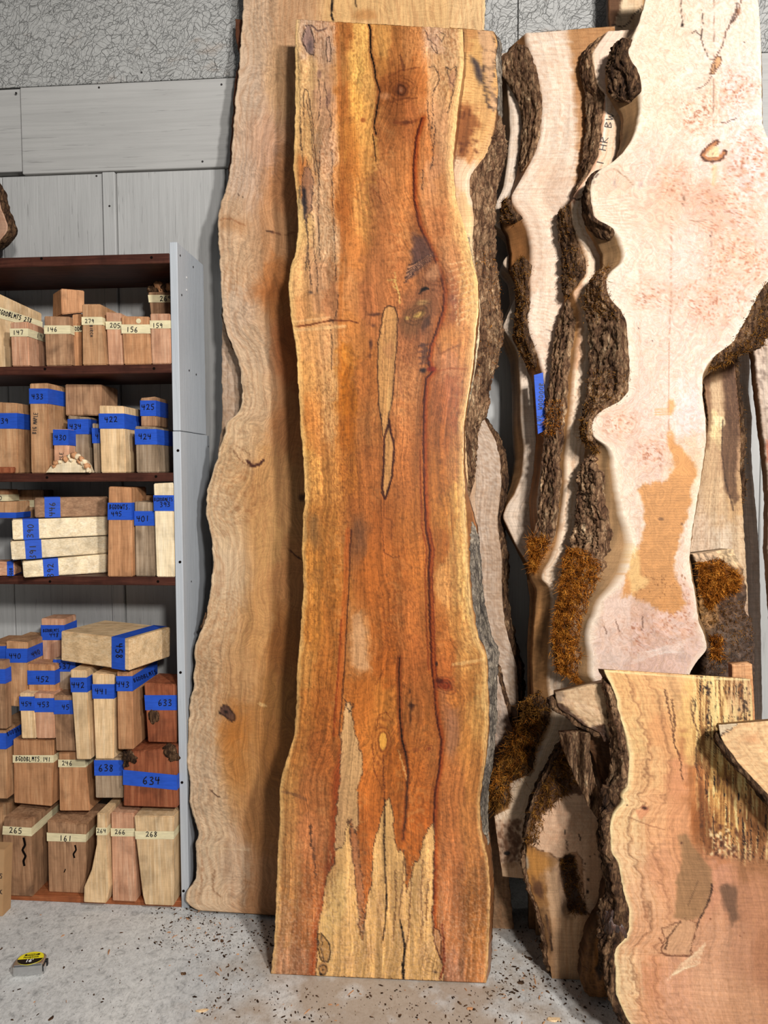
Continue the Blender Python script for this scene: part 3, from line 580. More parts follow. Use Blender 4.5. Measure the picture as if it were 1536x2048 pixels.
    # below the inclusion
    p.line([(768,1000),(768,1035),(784,1040),(782,1078)],(96,46,24),1.6,.6,2); p.line([(762,1000),(764,1060),(768,1104),(786,1116),(800,1112)],(104,52,24),1.0,.75,2)
    p.poly([(757,1000),(790,1000),(790,1060),(780,1085),(770,1080),(762,1040)],(140,78,36),.5,6,4)
    p.poly([(616,1028),(636,1034),(640,1080),(628,1096),(616,1072)], (112,84,56), .55, 9, 5); p.ell(634,1150,16,20,(140,92,50),.4); p.ell(610,1060,5,30,(120,88,58),.4)
    p.poly([(706,1035),(724,1030),(738,1060),(728,1090),(706,1110)], (104,68,46), .55, 10, 5)
    VL = [(703,1060),(700,1100),(699,1150),(694,1240),(690,1320),(684,1400),(678,1470)]
    p.line([(x-7, y) for x, y in VL], (182,88,36), 5, .6, 1, 5, 4); p.line(VL, (62,30,20), 1.2, .9, 1); p.line([(x-12, y) for x, y in VL[3:]], (120,44,20), 2, .6, 1.5)
    p.poly([(704,1236),(720,1222),(730,1262),(736,1320),(742,1336),(722,1344),(703,1330)], (208,156,108), .85, 5, 5); p.ell(712,1240,10,18,(160,110,70),.4)
    # V figures
    for dx, a in ((0, .5), (14, .4), (-14, .4), (28, .3)):
        p.line([(778-dx,1180),(776-dx*.4,1260),(762-dx*.3,1320)],(124,64,28),1.3,a,5); p.line([(790+dx,1180),(792+dx*.6,1270),(780+dx*.3,1330)],(124,64,28),1.3,a,5)
    p.line([(767,1215),(772,1270),(778,1300)],(120,60,28),1.1,.6,3); p.line([(750,1370),(768,1340),(775,1318)],(112,56,26),1.2,.6,3)
    C2 = [(799,1316),(798,1345),(799,1395),(800,1440),(804,1480),(812,1510),(816,1545),(814,1580),(810,1640),(806,1680)]
    p.line(C2, (110,46,18), 6, .6, 2, 4, 4); p.line(C2[:6], (22,10,6), 1.4, .95, .8, 1.6); p.line(C2[5:], (44,26,18), 2.2, .75, 2, 1.0); p.line([(796,1500),(806,1530),(812,1560)],(240,180,110),1.2,.7,3)
    for (x, y, rx, ry) in ((822,1408,6,18),(823,1410,12,4),(821,1440,3,26),(820,1382,3,8)): p.ell(x, y, rx, ry, (58,32,22), .7, 0, .8, 1.0)
    p.rings(766, 1484, 30, 66, (120,58,26), 4, .55); p.ell(766,1483,11.5,23,(110,48,20),.9,0,.25,.2); p.ell(766,1483,8.5,20,(238,168,72),.95,0,.2,.2)
    p.line([(752,1460),(758,1430),(772,1425),(785,1440)],(110,50,22),1.1,.7,3); p.line([(745,1490),(748,1540),(764,1580)],(118,56,26),1.2,.7,3); p.line([(766,1508),(767,1560),(770,1610)],(96,44,22),1,.8,2)
    p.ell(888,1371,26,15,(128,44,22),.85,15,.6,.6); p.ell(878,1362,9,6,(60,20,14),.8); p.rings(890,1372,30,22,(70,24,14),4,.6,20); p.rings(902,1400,50,66,(120,72,42),6,.4,-10)
    p.ell(873,1328,4,7,(40,22,18),.9); p.rings(858,1497,14,10,(110,50,24),3,.7); p.ell(858,1497,4,3,(120,50,28),.8); p.ell(832,1500,8,6,(120,60,30),.5)
    p.line([(905,1330),(930,1325),(970,1318)],(244,196,130),3,.5,5); p.line([(905,1336),(935,1331),(968,1326)],(150,88,46),1.6,.5,5)
    p.poly([(896,1420),(915,1418),(918,1480),(905,1520),(890,1500)], (150,104,78), .6, 8, 5)
    # pale spalted foot
    pale = (232,182,114); tan = (208,164,112)
    p.poly([(665,1560),(684,1480),(694,1560),(690,1640),(680,1700),(662,1760),(648,1830),(634,1890),(630,1952),(617,1952),(624,1880),(640,1800),(655,1720),(664,1640)], (146,58,24), .72, 6, 3)
    p.poly([(690,1400),(700,1404),(706,1440),(714,1480),(724,1510),(726,1550),(716,1570),(714,1600),(716,1650),(712,1668),(704,1660),(698,1640),(690,1700),(668,1700),(674,1620),(680,1560),(682,1480)], tan, .9, 2, 4, (86,56,38), .9, 14)
    p.line([(688,1395),(694,1412),(700,1425),(706,1408)],ink,1,.85,5)
    A = [(696,1636),(702,1680),(708,1740),(716,1800),(722,1880),(726,1880),(732,1820),(744,1760),(745,1700),(752,1672),(765,1630),(772,1600),(780,1598),(786,1620),(789,1680),(796,1704),(806,1700),(812,1720),(812,1780),(820,1760),(828,1728),(838,1720),(846,1680),(858,1655),(868,1645),(868,1740),(864,1830),(868,1880),(884,1925),(888,1964),(632,1954),(634,1880),(646,1800),(652,1760),(666,1730),(672,1700),(688,1690)]
    p.poly(A, pale, .9, 2, 3, (70,44,30), 1.0, 10)
    pm = np.clip((Y-1640)/60, 0, 1); m3 = fbm(X/8, Y/120+5, 4)-.5; p.C *= (1+m3*.5*pm)[:, None]
    p.poly([(700,1640),(712,1670),(722,1740),(728,1800),(726,1872),(720,1860),(714,1790),(704,1720)], (190,124,82), .8, 4, 5, (84,54,38), .9, 20)
    p.poly([(640,1840),(668,1760),(690,1740),(694,1800),(680,1850),(650,1900)], (236,192,120), .6, 8, 5)
    for (x, y, rx, ry) in ((740,1900,20,34),(700,1920,18,22),(760,1820,10,60),(800,1850,12,70),(842,1800,12,80),(850,1900,20,30)): p.ell(x, y, rx, ry, (190,142,96), .5, 0, .9, .6)
    R = random.Random(4)
    for k in range(70):
        x = R.uniform(648, 866); y = R.uniform(1690, 1900); l = R.uniform(14, 70)
        p.line([(x, y), (x+R.uniform(-3, 3), y+l*.5), (x+R.uniform(-3, 3), y+l)], (130,84,46) if k % 3 else (250,214,150), .9, .38, 3)
    for L in ([(846,1720),(842,1780),(846,1850)],[(856,1760),(852,1840)],[(822,1760),(818,1850),(812,1900)],[(790,1740),(792,1800),(786,1880)],[(808,1700),(806,1760),(798,1830)]): p.line(L, (96,60,36), 1.6, .65, 3)
    p.line([(770,1600),(768,1680),(771,1750),(774,1800),(770,1850),(766,1880)], (40,20,12), 1.5, .95, 1.2); p.ell(773,1800,3,24,(24,12,8),.9,0,.5,.4)
    p.line([(800,1840),(806,1870),(810,1900),(806,1930),(807,1958)], (16,9,6), 1.4, 1, 1, 3.4)
    p.poly([(636,1868),(644,1866),(656,1884),(661,1905),(655,1925),(644,1922),(636,1900)], (190,138,78), .9, 1.5, 3, (30,18,12), 1.4); p.line([(645,1870),(642,1900),(648,1922)],ink,1,.8,3)
    p.ell(646,1936,11,14,(176,122,70),.8,0,.3,.4); p.rings(646,1940,12,14,(30,18,14),1.5,.9); p.ell(641,1948,4,4,(20,12,10),.9)
    p.poly([(868,1855),(878,1862),(882,1890),(884,1920),(874,1900),(866,1880)], (206,150,100), .85, 2, 3, (70,26,16), 1.2); p.line([(884,1850),(888,1890),(888,1930),(880,1958)],(112,36,18),2.2,.8,2)
    p.rings(862,1930,30,24,(120,82,50),4,.5,20); p.ell(870,1944,7,4,(50,32,22),.8,10,.5,.8)
    p.line([(620,1650),(624,1690),(630,1730),(632,1760)], (58,38,30), 2.2, .75, 5, 1.2); p.ell(628,1700,6,40,(120,74,48),.6); p.line([(628,1770),(624,1800)],(80,50,38),1,.6,3)
    p.spots(40, (560,1650,610,1940), (150,92,54), (1,3), .4, 7)
    p.line([(566,1582),(580,1586),(612,1600)],(112,72,48),3,.55,6); p.poly([(690,0),(690,0),(690,0)],(0,0,0),0)
    # pale rims of the live edges
    LX = np.interp(Y, *mono(ML)); RX = np.interp(Y, *mono(MR))
    p.blend(np.clip(1-(X-LX)/(7+8*fbm(Y/30, Y*0, 2)), 0, 1)**.8*.75, (240, 198, 128)); p.blend(np.clip(1-(RX-X)/(7+14*fbm(Y/40+8, Y*0, 2)*(Y < 1500)), 0, 1)**.9*.75, (244, 200, 132))
    p.contours((X-LX)/110+p.n1*.10, (128,80,40), 9, .32, np.clip(1.3-(X-LX)/70, 0, 1)*(Y > 1000), 4); p.contours((RX-X)/120+p.n1*.12, (128,78,40), 9, .34, np.clip(1.3-(RX-X)/80, 0, 1)*(Y > 850), 4)
    sp = np.clip((fbm(X/2.2, Y/2.6, 2)-.56)*9, 0, 1); p.blend(sp*.28*np.clip((Y-1640)/200, 0, 1), (250,206,170)); p.mul(np.clip((fbm(X/2.5+70, Y/5, 2)-.6)*8, 0, 1)*.5, .72)
ML = [(592,36),(590,100),(591,200),(588,300),(586,332),(592,380),(597,450),(592,500),(580,540),(577,572),(582,640),(593,700),(597,780),(601,860),(608,930),(610,1000),(606,1035),(604,1090),(607,1180),(603,1220),(601,1270),(594,1330),(594,1400),(588,1470),(578,1505),(565,1545),(558,1582),(560,1620),(556,1700),(552,1800),(549,1880),(541,1950)]
MR = [(925,50),(928,130),(915,220),(905,330),(912,400),(934,470),(945,520),(955,560),(957,620),(952,660),(945,740),(935,800),(928,850),(927,930),(930,1000),(932,1060),(935,1120),(938,1180),(946,1235),(956,1280),(972,1312),(975,1400),(976,1450),(970,1520),(958,1600),(960,1660),(975,1720),(980,1780),(978,1850),(975,1930),(972,1970)]
MRB = [(x+(3 if y < 1000 else 9), y) for x, y in MR]; MRB = [(x+(16 if 1040 < y < 1330 else 6 if 1330 < y < 1700 else 0), y) for x, y in MRB]
def warp_main(X, Y):
    n = fbm(X/70, Y/160, 3)-.5; du = n*.05; dv = (fbm(X/40+5, Y/60, 2)-.5)*.05
    for cx, cy, r, k in ((802,180,45,.03),(766,1484,34,.02),(888,1372,36,.02),(860,560,60,.03)):
        d = np.exp(-(((X-cx)/r)**2+((Y-cy)/(r*1.7))**2)); du += k*d*np.sign(X-cx+.01)*np.minimum(1, np.abs(X-cx)/10)
    return du, dv
main = Slab('spalted_slab', 'tall oiled orange-brown spalted live-edge slab leaning in the centre, with a dark red vein and pale foot', 'wood slab',
            1.900, .126, .055, ML, MR, ((590,39),(925,58)), ((541,1948),(972,1966)), 2.0, M['main'], paint_main, rback=MRB, side=(150, 98, 60), warp=warp_main, jit=1.6)
main.bark('R', 1045, 1700, M['bark_grey'], .004, .001, .15, 1, name='bark', label='thin grey weathered bark edge')
main.bark('L', 1040, 1280, M['bark_dark'], .002, .0008, .35, 1, ns=6)

# ------------------------------------------------------------------ generic maple figure
def maple(base, dark, left, n=16, curl=.5, right=None):
    def f(p):
        p.fill(base); X, Y = p.X, p.Y
        lx = np.interp(Y, *mono(left)); g = (X-lx)/150+p.n1*.35
        p.blend(np.clip(fbm(X/50, Y/90, 3)*2-.75, 0, 1)*.55, dark)
        p.contours(g, dark, n/2, .45, 1, 5); c = (.5+.5*np.sin(Y/5.0+p.n1*22+X/25))**2*np.clip(fbm(X/50+3, Y/70, 2)*2.4-.9, 0, 1); p.mul(c*curl, .86)
    return f
# L: the wide slab behind
LL = [(489,-80),(487,0),(484,50),(480,100),(476,160),(471,200),(465,280),(460,340),(452,380),(443,400),(437,425),(436,460),(438,500),(441,540),(443,580),(446,640),(455,670),(470,702),(482,740),(484,780),(484,805),(474,828),(454,843),(450,858),(453,866),(446,876),(439,892),(437,912),(425,948),(414,985),(412,1020),(417,1050),(424,1082),(427,1120),(421,1180),(410,1245),(398,1272),(391,1290),(387,1310),(391,1325),(387,1345),(389,1375),(381,1398),(379,1430),(376,1455),(375,1490),(374,1530),(381,1560),(378,1600),(390,1645),(398,1668),(391,1690),(394,1720),(391,1762),(377,1778),(371,1795),(374,1808),(395,1822),(410,1826)]
LR = [(972,-80),(969,60),(962,300),(955,700),(950,1000),(960,1150),(975,1270),(985,1305),(998,1360),(1008,1400),(1022,1450),(1034,1482),(1033,1560),(1018,1650),(1013,1700),(1020,1780),(1028,1865)]
def paint_L(p):
    p.field([(500,40,206,168,134),(580,60,206,160,118),(560,160,216,168,120),(500,180,212,178,150),(520,280,206,158,126),(480,350,206,170,144),(570,380,196,134,86),(460,440,204,160,120),(560,460,198,144,98),(480,520,208,164,122),(560,580,184,116,62),(470,620,210,174,142),(510,700,208,170,132),(575,700,180,108,60),
      (510,800,208,166,122),(580,850,186,122,72),(480,870,214,172,124),(460,930,206,160,106),(520,960,204,150,92),(580,980,196,142,88),(440,1020,216,178,130),(540,1080,202,150,92),(580,1150,190,130,78),(450,1150,216,180,138),(430,1250,214,172,124),(520,1250,204,150,92),(560,1290,172,110,56),(410,1330,208,164,116),
      (480,1350,200,150,98),(560,1400,176,120,64),(400,1450,216,178,136),(470,1460,190,122,58),(550,1500,178,118,62),(400,1550,218,182,144),(480,1530,202,146,88),(420,1650,218,182,142),(520,1640,186,128,76),(420,1780,220,186,148),(470,1740,214,178,144),(520,1780,192,138,94),
      (700,20,226,178,118),(850,20,226,180,122),(950,30,232,190,136),(1000,1500,196,172,152),(1010,1700,176,136,100),(1000,1400,200,176,156)], 34, 70)
    X, Y = p.X, p.Y; lx = np.interp(Y, *mono(LL)); dl = X-lx
    sL = fbm(X/38, Y/120, 3)-.5; p.contours(X/260+sL*.16+p.n3*.04, (160,104,64), 22, .30, np.clip((dl-30)/60, 0, 1), 4)
    p.blend(np.clip(1.3-dl/70, 0, 1)*.4, (232,204,172)); p.contours(dl/110+sL*.55+p.n1*.04, (168,118,80), 9, .38, np.clip(1.2-dl/110, 0, 1), 4)
    ry = (.5+.5*np.sin(Y/3.6+p.n1*30+dl/18))**2; p.mul(ry*np.clip(1.4-dl/120, 0, 1)*np.clip(fbm(X/60, Y/70+9, 2)*2.4-.7, 0, 1)*.8, .80)
    p.blend(np.clip(fbm(X/7, Y/7, 3)*3-1.55, 0, 1)*np.clip(1-np.hypot((X-490)/60, (Y-1000)/90), 0, 1), (150,96,56))
    for (cx, cy, rx, ry_) in ((470,990,60,90),(450,1230,60,60),(440,1420,60,90),(470,560,70,40),(430,1320,50,60)): p.rings(cx, cy, rx, ry_, (160,106,64), 9, .34, 10)
    p.poly([(430,425),(470,438),(498,446),(492,470),(455,460),(434,455)], (176,122,76), .5, 8, 6); p.line([(436,440),(460,436),(490,452)],(150,96,60),1.6,.6,4)
    p.line([(533,462),(545,464)],(60,34,24),2,.9,1); p.line([(545,464),(562,469)],(110,66,44),2,.7,2); p.line([(570,470),(590,464)],(120,76,50),2,.5,3)
    p.ell(477,390,1.5,4,(60,40,30),.9); p.ell(485,393,1.5,4,(60,40,30),.9)
    p.poly([(510,565),(590,560),(596,598),(540,604),(500,596)], (168,96,44), .6, 14, 8); p.ell(580,700,40,90,(168,92,44),.35)
    p.line([(496,922),(505,932),(520,928),(526,920)],(74,38,26),3.2,.95,1.5); p.line([(462,895),(485,925),(500,932)],(120,78,50),1.2,.7,2); p.line([(470,890),(500,908)],(130,88,56),1,.6,2)
    p.ell(604,995,9,10,(50,34,26),.7); p.line([(580,1100),(592,1112),(604,1120)],(70,40,28),1.6,.9,1)
    p.poly([(440,1417),(446,1411),(455,1412),(468,1428),(470,1440),(462,1443),(450,1432),(438,1426)], (92,62,50), .95, 1.5, 1.5, (40,22,16), 1.6); p.ell(452,1424,6,5,(34,22,18),.9,30)
    p.poly([(438,1462),(470,1440),(490,1470),(500,1540),(490,1580),(460,1560),(445,1500)], (182,112,48), .55, 16, 8)
    p.line([(422,1580),(430,1590),(438,1594)],(70,44,32),1.5,.9,1); p.line([(520,1408),(530,1412)],(240,196,130),3,.7,2)
    p.poly([(552,1200),(565,1210),(568,1330),(555,1340),(545,1300)], (140,84,40), .5, 12, 6)
    p.line([(404,1720),(403,1770),(396,1800)],(150,104,70),1.2,.6,3); p.line([(430,1740),(424,1780),(440,1792)],(130,88,58),1.4,.6,3); p.line([(392,1688),(430,1696),(500,1700)],(236,204,164),1.6,.5,3)
    C3 = [(666,-30),(664,10),(663,30),(667,42)]; p.line(C3, (24,14,8), 2.0, 1, .8); p.line([(711,-10),(712,14)],(40,24,16),1.4,.9,.5)
    p.ell(730,30,30,14,(180,116,60),.5); p.blend(np.clip(1-dl/5, 0, 1)*.6, (240,214,180))
    rx = np.interp(Y, *mono(LR)); p.blend(np.clip(1-(rx-X)/6, 0, 1)*.5*(Y < 200), (244,214,166)); ry2 = (.5+.5*np.sin(Y/6.0+p.n1*20))**3; p.mul(ry2*(X > 960)*(Y > 1000)*.6, .75)
Ls = Slab('maple_slab', 'wide pale brown maple slab with a rippled wavy left edge, leaning behind the oiled centre slab', 'wood slab',
          2.145, .080, .035, LL, LR, ((487,-70),(970,-52)), ((372,1821),(1028,1863)), 3.0, M['maple'], paint_L, side=(142, 100, 66), jit=2.4,
          warp=lambda X, Y: ((fbm(X/60, Y/160, 3)-.5)*.12, (fbm(X/50+4, Y/60, 2)-.5)*.1))
Ls.bark('L', 610, 700, M['bark_dark'], .004, .002, .3, 1, ns=6); Ls.bark('R', 1320, 1600, M['bark_dark'], .006, .003, .1, 1, ns=8)
Ls.bark('L', 1225, 1262, M['bark'], .005, .003, .3, 1, ns=6); Ls.bark('L', 440, 500, M['bark'], .003, .001, .4, 1, ns=6)
L2L = [(470,30),(472,80),(480,115),(476,130),(470,160),(466,220),(460,300),(452,420),(444,560),(444,860),(438,885),(436,900),(450,1100),(420,1400),(410,1700)]
L2R = [(960,30),(955,700),(955,825),(966,835),(990,880),(1000,920),(1002,960),(999,1000),(994,1040),(998,1075),(1004,1120),(1003,1180),(1008,1240),(1020,1290),(1033,1330),(1036,1400),(1035,1440),(1030,1500),(1000,1600),(980,1800)]
L2B = [(x+(8 if 830 < y < 1500 else 2), y) for x, y in L2R]
def paint_L2(p):
    maple((206,182,160), (168,132,100), L2R, 18, .7)(p); X, Y = p.X, p.Y
    p.contours(Y/130+p.n1*.5-((X-930)/260)**2, (150,116,88), 7, .45, 1, 3); p.poly([(460,30),(500,30),(500,400),(440,400)], (120,70,46), .9, 4, 2)
L2 = Slab('figured_slab', 'pale grey-brown rippled slab showing behind the right edge of the centre slab', 'wood slab', 2.20, .078, .04, L2L, L2R, ((468,38),(960,52)), ((400,1822),(985,1850)), 4.0, M['maple'], paint_L2, rback=L2B, side=(110, 74, 50), jit=2)
L2.bark('R', 832, 1470, M['bark_dark'], .006, .003, .05, 1, step=3, ns=10)
# B: slab with bark right behind the centre slab
BL_ = [(900,50),(880,300),(880,900),(885,1040),(885,1910)]
BR_ = [(985,55),(995,85),(990,115),(996,180),(992,222),(985,260),(972,310),(955,330),(940,350),(938,380),(945,410),(948,440),(944,490),(954,560),(960,610),(958,680),(950,740),(940,800),(930,850),(932,900),(936,950),(932,1020),(926,1060),(924,1910)]
BB_ = [(1003,62),(1001,110),(1002,200),(1006,235),(1008,280),(1003,320),(995,350),(988,380),(986,440),(988,520),(995,580),(1000,640),(1000,680),(990,720),(975,760),(970,800),(968,830),(950,850),(946,880),(942,920),(938,960),(934,1020),(927,1060),(925,1910)]
def paint_B(p):
    X, Y = p.X, p.Y
    p.field([(940,70,190,134,80),(950,110,214,164,100),(940,180,222,172,108),(935,240,200,140,84),(950,260,222,168,104),(935,300,196,134,80),(960,300,232,180,120),(925,340,236,196,158),(940,360,240,208,176),(925,420,226,180,128),(950,500,236,200,150),(950,700,240,214,170),(935,900,222,180,130)], 20, 40)
    p.contours(Y/100+p.n1*.05, (150,96,52), 22, .4, Y < 320, 5)
    p.poly([(916,215),(936,208),(956,240),(960,252),(944,262),(930,310),(914,318),(910,270)], (132,72,34), .78, 5, 9); p.spots(30, (915,215,955,310), (90,44,22), (1.5,5), .6, 2)
    p.poly([(942,112),(958,125),(966,160),(962,170),(950,150)], (58,50,52), .8, 4, 5); p.line([(946,118),(968,172),(976,215)], (60,46,44), 2, .7, 4); p.ell(960,140,6,20,(70,58,60),.6,-20)
    p.poly([(955,58),(985,58),(992,90),(985,180),(998,215),(985,225),(972,160),(962,90)], (206,160,120), .8, 3, 5, (80,60,48), .9); p.spots(40, (968,100,995,220), (110,84,62), (1,4), .6, 5)
    p.line([(924,60),(928,130),(917,215),(907,330)], (40,24,16), 2.2, .8, 1); p.line([(936,470),(944,520),(955,600),(952,700),(935,830)],(50,52,50),1.6,.7,3)
B = Slab('bark_edged_slab', 'narrow orange slab with thick brown bark down its right side, tucked behind the centre slab', 'wood slab', 2.03, .102, .045, BL_, BR_, ((880,55),(1000,62)), ((885,1906),(924,1908)), 2.5, M['rough'], paint_B, rback=BB_, side=(96, 66, 44), jit=1.6)
_, vb = B.bark('R', 222, 1000, M['bark'], .0085, .004, 0, 1, step=2.0, ns=20, label='thick brown furrowed bark')
B.bark('R', 62, 230, M['bark_grey'], .003, .001, .1, 1, step=2.5, ns=8)
moss(B.obj, vb, [(945,500),(1005,500),(1005,760),(950,760)], 900, .006, M['moss'], .0008, 3)
# ================================================================== the stack of burl slabs on the right
def off(pts, d): return [(x+d, y) for x, y in pts]
# E: rearmost slab with a smooth pale cut edge
EL = [(1000,108),(1012,150),(1019,200),(1022,260),(1015,330),(1008,375),(990,410),(986,450),(1030,470),(1040,495),(1012,512),(1004,530),(1030,545),(1036,580),(1012,640),(1004,655),(1016,668),(1036,700),(1042,760),(1042,830),(1050,900),(1046,950),(1030,990),(1014,1010),(1006,1035),(1020,1065),(1032,1090),(1058,1130),(1066,1200),(1066,1870)]
EB = [(998,98),(1000,150),(1000,200),(1003,260),(998,330),(990,390),(985,410),(982,450),(1010,470),(1016,500),(1002,520),(998,540),(1016,560),(1020,600),(1002,640),(998,660),(1006,690),(1020,720),(1024,780),(1024,850),(1028,920),(1020,970),(1004,1015),(1002,1040),(1014,1068),(1028,1094),(1050,1140),(1062,1200),(1062,1870)]
ER = [(1150,108),(1160,600),(1130,1000),(1110,1300),(1106,1870)]
E_ = Slab('live_edge_slab', 'rearmost of the right-hand slabs, a pale slab seen as a smooth wavy strip beside the dark gap', 'wood slab', 2.20, .063, .06, EL, ER, ((1000,106),(1150,100)), ((1066,1870),(1106,1872)), 4, M['maple'], maple((226,204,182), (196,164,134), EL, 8, .2), lback=EB, side=(150,112,74), jit=.8)
# D: pale slab with concave bark and the blue tape
DL = [(1052,66),(1064,100),(1074,140),(1084,175),(1087,215),(1084,255),(1076,295),(1062,325),(1046,352),(1028,383),(1022,392),(1030,412),(1046,428),(1058,455),(1066,490),(1066,530),(1062,555),(1064,590),(1056,640),(1062,672),(1078,710),(1088,750),(1092,800),(1092,850),(1088,900),(1080,960),(1074,1010),(1080,1060),(1090,1100),(1118,1180),(1124,1300),(1124,1870)]
DB = [(1018,72),(996,90),(996,118),(1020,150),(1040,190),(1046,230),(1042,280),(1034,330),(1022,375),(1000,410),(1000,440),(1012,460),(1018,500),(1016,530),(1030,560),(1030,620),(1024,670),(1050,720),(1064,760),(1068,820),(1072,880),(1066,950),(1058,1000),(1060,1050),(1068,1100),(1104,1170),(1120,1240),(1122,1870)]
DR = [(1230,60),(1220,400),(1200,700),(1160,900),(1150,1100),(1158,1200),(1158,1870)]
def paint_D(p):
    maple((238,214,190), (220,178,146), DL, 14, .25)(p); X, Y = p.X, p.Y
    p.contours((X-1150)/90+p.n1*.4+Y/900, (206,164,132), 7, .4, 1, 5)
    p.poly([(1136,50),(1240,50),(1240,420),(1150,420),(1156,300),(1152,220),(1144,150)], (176,120,68), .85, 6, 8); p.contours(Y/60., (140,90,48), 8, .4, np.clip((X-1142)/10, 0, 1)*(Y < 420), 5)
    p.ell(1149,166,2,3,(90,60,50),.9); p.line([(1068,92),(1100,84),(1140,84)],(250,232,210),3,.4,4); p.ell(1096,660,2,2,(80,60,50),.9); p.ell(1100,662,1,2,(80,60,50),.9)
    for k in range(14): p.line([(1050+k, 600+k*6), (1075, 584+k*6), (1110, 592+k*7)], (250,232,212), 1.2, .5, 4)
    p.poly([(1120,420),(1160,420),(1160,1000),(1140,1000),(1128,560)], (206,178,160), .4, 8, 3)
D_ = Slab('burl_slab', 'pale slab with rippled grain and a strip of blue tape on its left edge, two slabs behind the big burl slab', 'wood slab', 2.11, .07, .06, DL, DR, ((1052,66),(1230,52)), ((1124,1870),(1158,1872)), 3, M['burl'], paint_D, lback=DB, side=(142,96,56), jit=1)
_, vd = D_.bark('L', 70, 335, M['bark'], .005, .001, .03, 1, step=2.2, ns=22, name='bark', label='smooth dark brown inner bark')
_, vd2 = D_.bark('L', 392, 440, M['bark_dark'], .009, .004, .1, .8, step=2, ns=14)
_, vd3 = D_.bark('L', 508, 735, M['bark_dark'], .008, .004, .05, .75, step=2, ns=16)
moss(D_.obj, np.concatenate([vd2, vd3]), [(1000,380),(1070,380),(1090,740),(1010,740)], 2200, .009, M['moss_dark'], .0008, 4)
# F: the long strip slab with the pencilled letters
FLp = [(1218,62),(1196,90),(1184,110),(1190,145),(1196,170),(1212,185),(1208,230),(1204,270),(1198,310),(1180,345),(1160,372),(1146,392),(1142,408),(1146,440),(1152,465),(1166,490),(1176,520),(1176,548),(1160,572),(1146,584),(1152,600),(1162,625),(1162,660),(1156,700),(1150,745),(1146,800),(1140,860),(1134,920),(1134,980),(1126,1040),(1118,1090),(1106,1120),(1088,1142),(1086,1162),(1102,1172),(1106,1200),(1104,1260),(1100,1320),(1098,1370),(1104,1400),(1108,1430),(1102,1462),(1082,1500),(1074,1540),(1062,1556),(1028,1560),(1020,1566),(1026,1600),(1020,1624),(988,1628),(992,1660),(998,1700),(1002,1730),(1005,1753)]
FB = [(1186,60),(1166,88),(1162,115),(1160,140),(1172,165),(1170,200),(1172,250),(1164,300),(1162,350),(1156,380),(1134,402),(1122,425),(1124,470),(1132,520),(1130,560),(1128,600),(1120,650),(1108,690),(1110,730),(1104,780),(1098,840),(1092,900),(1088,980),(1078,1050),(1066,1085),(1056,1120),(1058,1160),(1070,1185),(1064,1250),(1060,1330),(1062,1400),(1048,1450),(1022,1500),(1000,1555),(990,1590),(984,1615),(985,1630),(988,1660),(994,1700),(998,1730),(1001,1753)]
FRp = [(1330,62),(1320,300),(1290,420),(1290,700),(1270,1100),(1240,1300),(1180,1420),(1140,1480),(1120,1520),(1092,1570),(1070,1610),(1058,1650),(1048,1700),(1049,1757)]
def paint_F(p):
    X, Y = p.X, p.Y; p.fill((242,214,184)); lx = np.interp(Y, *mono(FLp))
    p.blend(np.clip(fbm(X/40, Y/100, 3)*2-.7, 0, 1)*.5, (228,188,152)); p.contours((X-lx)/70+p.n1*.25, (196,148,108), 5, .5, 1, 5)
    p.poly([(1180,60),(1250,55),(1236,120),(1230,160),(1222,190),(1200,175)], (240,208,184), .9, 4, 3)
    p.poly([(1214,185),(1206,260),(1196,320),(1160,380),(1148,410),(1142,400),(1180,330),(1198,250),(1206,190)], (222,160,124), .8, 2, 1)
    p.line([(1202,180),(1212,190),(1213,230),(1204,300)],(240,226,208),1.6,.8,1); p.line([(1248,170),(1250,200),(1246,240),(1236,320)], (60,38,26), 1.5, .9, 1.2); p.poly([(1250,150),(1300,150),(1280,330),(1232,345),(1246,240)], (178,136,96), .75, 3, 3)
    p.line([(1140,402),(1148,396),(1154,400),(1166,396),(1170,385)], (40,26,18), 1.4, .9, 2)
    p.poly([(1140,560),(1166,560),(1168,720),(1156,740),(1146,740)], (196,136,92), .5, 5, 3)
    p.ell(1100,1240,1.6,2,(40,26,20),.9); p.line([(1196,470),(1206,500),(1206,540)],(50,32,22),1.2,.8,1)
    p.poly([(1100,1380),(1190,1380),(1120,1520),(1060,1600),(1045,1640),(1000,1640),(1030,1570),(1080,1500)], (240,208,172), .6, 6, 3); p.poly([(1040,1480),(1090,1440),(1100,1440),(1080,1510),(1040,1560),(1020,1562)], (190,182,176), .6, 5, 5)
    p.spots(120, (988,1640,1040,1735), (90,56,34), (1.5,6), .55, 8); p.poly([(985,1640),(1030,1640),(1030,1720),(1000,1722)], (150,108,80), .45, 6, 8); p.ell(1014,1706,7,5,(30,20,16),.95,0,.4,.5)
    p.poly([(1000,1726),(1060,1724),(1060,1760),(1000,1760)], (226,180,136), .7, 3, 3)
F_ = Slab('edge_bark_slab', 'slab seen as a long pale S-shaped strip lettered in pencil, with shaggy bark on its left edge', 'wood slab', 2.03, .080, .045, FLp, FRp, ((1215,62),(1330,56)), ((1005,1753),(1050,1757)), 2.5, M['burl'], paint_F, lback=FB, side=(172,124,78), jit=1)
_, f1 = F_.bark('L', 62, 384, M['bark'], .006, .002, .04, .9, push=.1, step=2, ns=16, label='dark flaky bark')
_, f2 = F_.bark('L', 405, 590, M['bark_dark'], .010, .004, .10, 1, step=2, ns=16)
_, f3 = F_.bark('L', 592, 1140, M['bark'], .009, .003, .25, 1, step=2, ns=20, label='deeply furrowed brown bark')
_, f4 = F_.bark('L', 1390, 1625, M['bark_dark'], .014, .006, .15, 1, step=2, ns=16)
